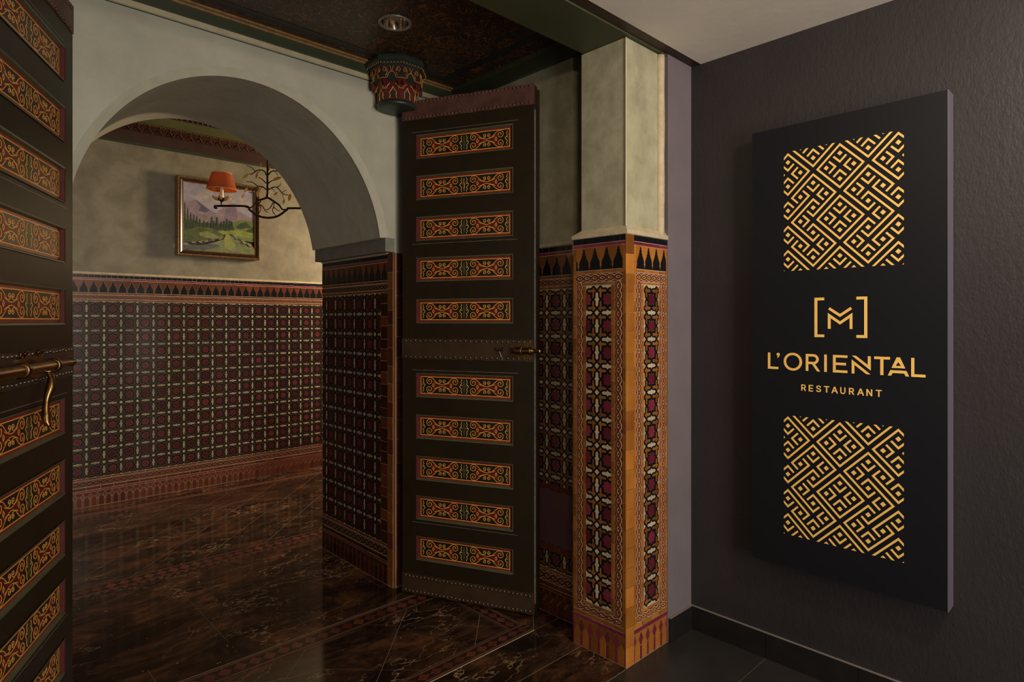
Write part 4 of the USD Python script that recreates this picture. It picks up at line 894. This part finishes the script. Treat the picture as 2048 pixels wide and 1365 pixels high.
# ---------------------------------------------------------------- chandelier in the far room
CHX, CHY = 1.770, 4.395
ch = thing('chandelier', 'dark iron tree-shaped chandelier with gold leaves and orange shades beyond the arch', 'chandelier', (CHX, CHY, 2.1))
fH = Face((CHX, CHY, 0), (math.cos(YAW - .02), -math.sin(YAW - .02), 0))
def hp3(pts, d=0.): return np.array([P3(fH, (x - 1085) / 2232, 2.632 - y / 2232, d) for x, y in pts])
def iron(name, pts, r, d=0., label=None):
    q = smoothline(hp3(pts), 5); dd = np.linspace(0, d, len(q))[:, None] * fH.n
    part(ch, name, tube(q + dd, np.linspace(r[0], r[1], len(q)), 8), M['iron'], True)
part(ch, 'stem', tube(np.array([P3(fH, 0, z, 0) for z in (2.29, 2.32, 2.5, 2.8, 3.06)]), [.013, .0085, .007, .006, .006], 10), M['iron'], True)
part(ch, 'ceiling_rose', lathe([(0, 2.985), (.03, 2.99), (.055, 3.03), (.06, 3.06)], (CHX, CHY, 0), 24), M['iron'], True)
iron('arm', [(240, 925), (300, 906), (735, 908), (800, 965), (920, 1055), (1085, 1092), (1250, 1062), (1400, 955), (1425, 938), (1800, 938), (1930, 938)], (.0078, .0078))
for q in ((262, 922), (1915, 938)): part(ch, 'finial', ball(hp3([q])[0], .0145, 2), M['iron'], True)
for pts, r in (([(1062, 405), (1040, 355), (1000, 328), (930, 326), (880, 352), (830, 385), (790, 388)], (.0045, .003)), ([(885, 345), (835, 290), (800, 272), (745, 255)], (.003, .002)), ([(960, 345), (930, 370), (915, 410)], (.0025, .0015)),
               ([(1095, 405), (1150, 352), (1220, 342), (1290, 366), (1335, 412)], (.0045, .003)), ([(1200, 350), (1235, 385), (1245, 430)], (.0025, .0015)), ([(1062, 540), (1010, 482), (960, 455)], (.004, .0025)), ([(1095, 540), (1150, 492), (1210, 476)], (.004, .0025)),
               ([(1062, 638), (1005, 596), (930, 586), (880, 548), (840, 522), (745, 512)], (.0045, .002)), ([(1000, 600), (960, 625), (940, 665)], (.0025, .0015)), ([(925, 602), (870, 625), (830, 678), (770, 680)], (.004, .0025)), ([(835, 665), (830, 700), (822, 730)], (.002, .001)),
               ([(1095, 645), (1160, 603), (1230, 603), (1310, 692), (1380, 715), (1440, 705)], (.0045, .002)), ([(1230, 603), (1285, 570), (1302, 525)], (.003, .002)), ([(1320, 685), (1360, 660), (1395, 648)], (.002, .0015)), ([(1322, 695), (1330, 750), (1345, 810)], (.002, .0015)), ([(1150, 620), (1190, 650), (1212, 685)], (.0025, .0015))):
    iron('branch', pts, r, random.uniform(-.03, .03))
for pts, r in (([(1085, 765), (1000, 795), (930, 812), (880, 870), (820, 930), (740, 925)], (.008, .0045)), ([(975, 815), (960, 880), (978, 960), (935, 1032)], (.0045, .0025)), ([(970, 885), (1010, 915), (1050, 985), (1100, 1005)], (.004, .002)), ([(1085, 765), (1180, 825), (1270, 890), (1320, 955), (1405, 958)], (.008, .0045)),
               ([(1190, 830), (1188, 900), (1165, 980), (1210, 1052)], (.0045, .0025)), ([(1175, 845), (1130, 925), (1075, 965), (1050, 950)], (.004, .002)), ([(1190, 925), (1235, 965), (1290, 988)], (.003, .002)), ([(985, 830), (900, 905), (925, 930)], (.003, .002))):
    iron('root', pts, r)
for x, y, a, s in ((740, 422, 40, 1.15), (912, 420, 80, 1.0), (1245, 458, 20, 1.1), (735, 650, 60, .95), (695, 740, 75, .85), (930, 700, 85, 1.1), (1215, 705, 30, .8), (1437, 762, 80, 1.1), (968, 245, 70, .8), (1343, 830, 80, .8), (1105, 300, 85, .8)):
    c = hp3([(x, y)])[0]; q = [(0, .021), (.007, .008), (.008, -.004), (.003, -.017), (0, -.022), (-.004, -.016), (-.008, -.003), (-.006, .009)]
    g = affinity.rotate(affinity.scale(Polygon(q), s * 1.25, s * 1.25, origin=(0, 0)), a - 90, origin=(0, 0)); o = fH.o; 
    fl_ = Face(c, (math.cos(YAW - .3 + random.uniform(-.5, .5)), -math.sin(YAW - .3), 0))
    part(ch, 'gold_leaf', ext(g, fl_, -.0012, .0012, True), M['gold_leaf'])
shade_m = usdkit.material(stage, '/World/Looks/lamp_shade', {'d': ('diffuse_bsdf', {'color': (.50, .17, .07)}), 't': ('translucent_bsdf', {'color': (.62, .20, .055)}), 'm': ('mix_closure', {'fac': .55})}, [('d.BSDF', 'm.closure1'), ('t.BSDF', 'm.closure2')], surface='m.closure')
bulb_m = usdkit.material(stage, '/World/Looks/bulb_glow', {'e': ('emission', {'color': (1.0, .62, .28), 'strength': 30.})}, [], surface='e.emission')
for lx in (355, 1815):
    c = hp3([(lx, 895)])[0]; z = c[2]
    sp = numbered(ch, 'lamp'); UsdGeom.Xform.Define(stage, sp); bases[sp] = bases[ch]
    part(sp, 'lamp_cup', lathe([(.006, 0), (.007, .022), (.012, .030), (.030, .040), (.034, .046), (.012, .048)], (c[0], c[1], z), 20), M['iron'], True)
    pe = []
    for k in range(6):
        q = k * math.pi / 3; pe.append(tube([(c[0] + r * math.cos(q), c[1] + r * math.sin(q), z + h) for r, h in ((.012, .044), (.035, .046), (.055, .054), (.062, .064))], [.010, .012, .011, .004], 6))
    part(sp, 'drip_petal', join(pe), M['crystal'], True, stuff=True)
    part(sp, 'candle', lathe([(0, .045), (.0135, .045), (.0125, .15), (.006, .158), (0, .158)], (c[0], c[1], z), 16), M['candle'], True)
    part(sp, 'bulb', ball((c[0], c[1], z + .175), .011, 2), bulb_m, True)
    part(sp, 'shade', lathe([(.101, .110), (.102, .112), (.066, .228), (.065, .228), (.0995, .111), (.101, .110)], (c[0], c[1], z), 40), shade_m, True, label='tapered orange fabric lampshade')
    rim = []
    for rr, zz_ in ((.101, .111), (.0655, .228)): rim.append(tube([(c[0] + rr * math.cos(q), c[1] + rr * math.sin(q), z + zz_) for q in np.linspace(0, 2 * math.pi, 33)], .0022, 6))
    part(sp, 'shade_rim', join(rim), M['gold_leaf'], stuff=True)
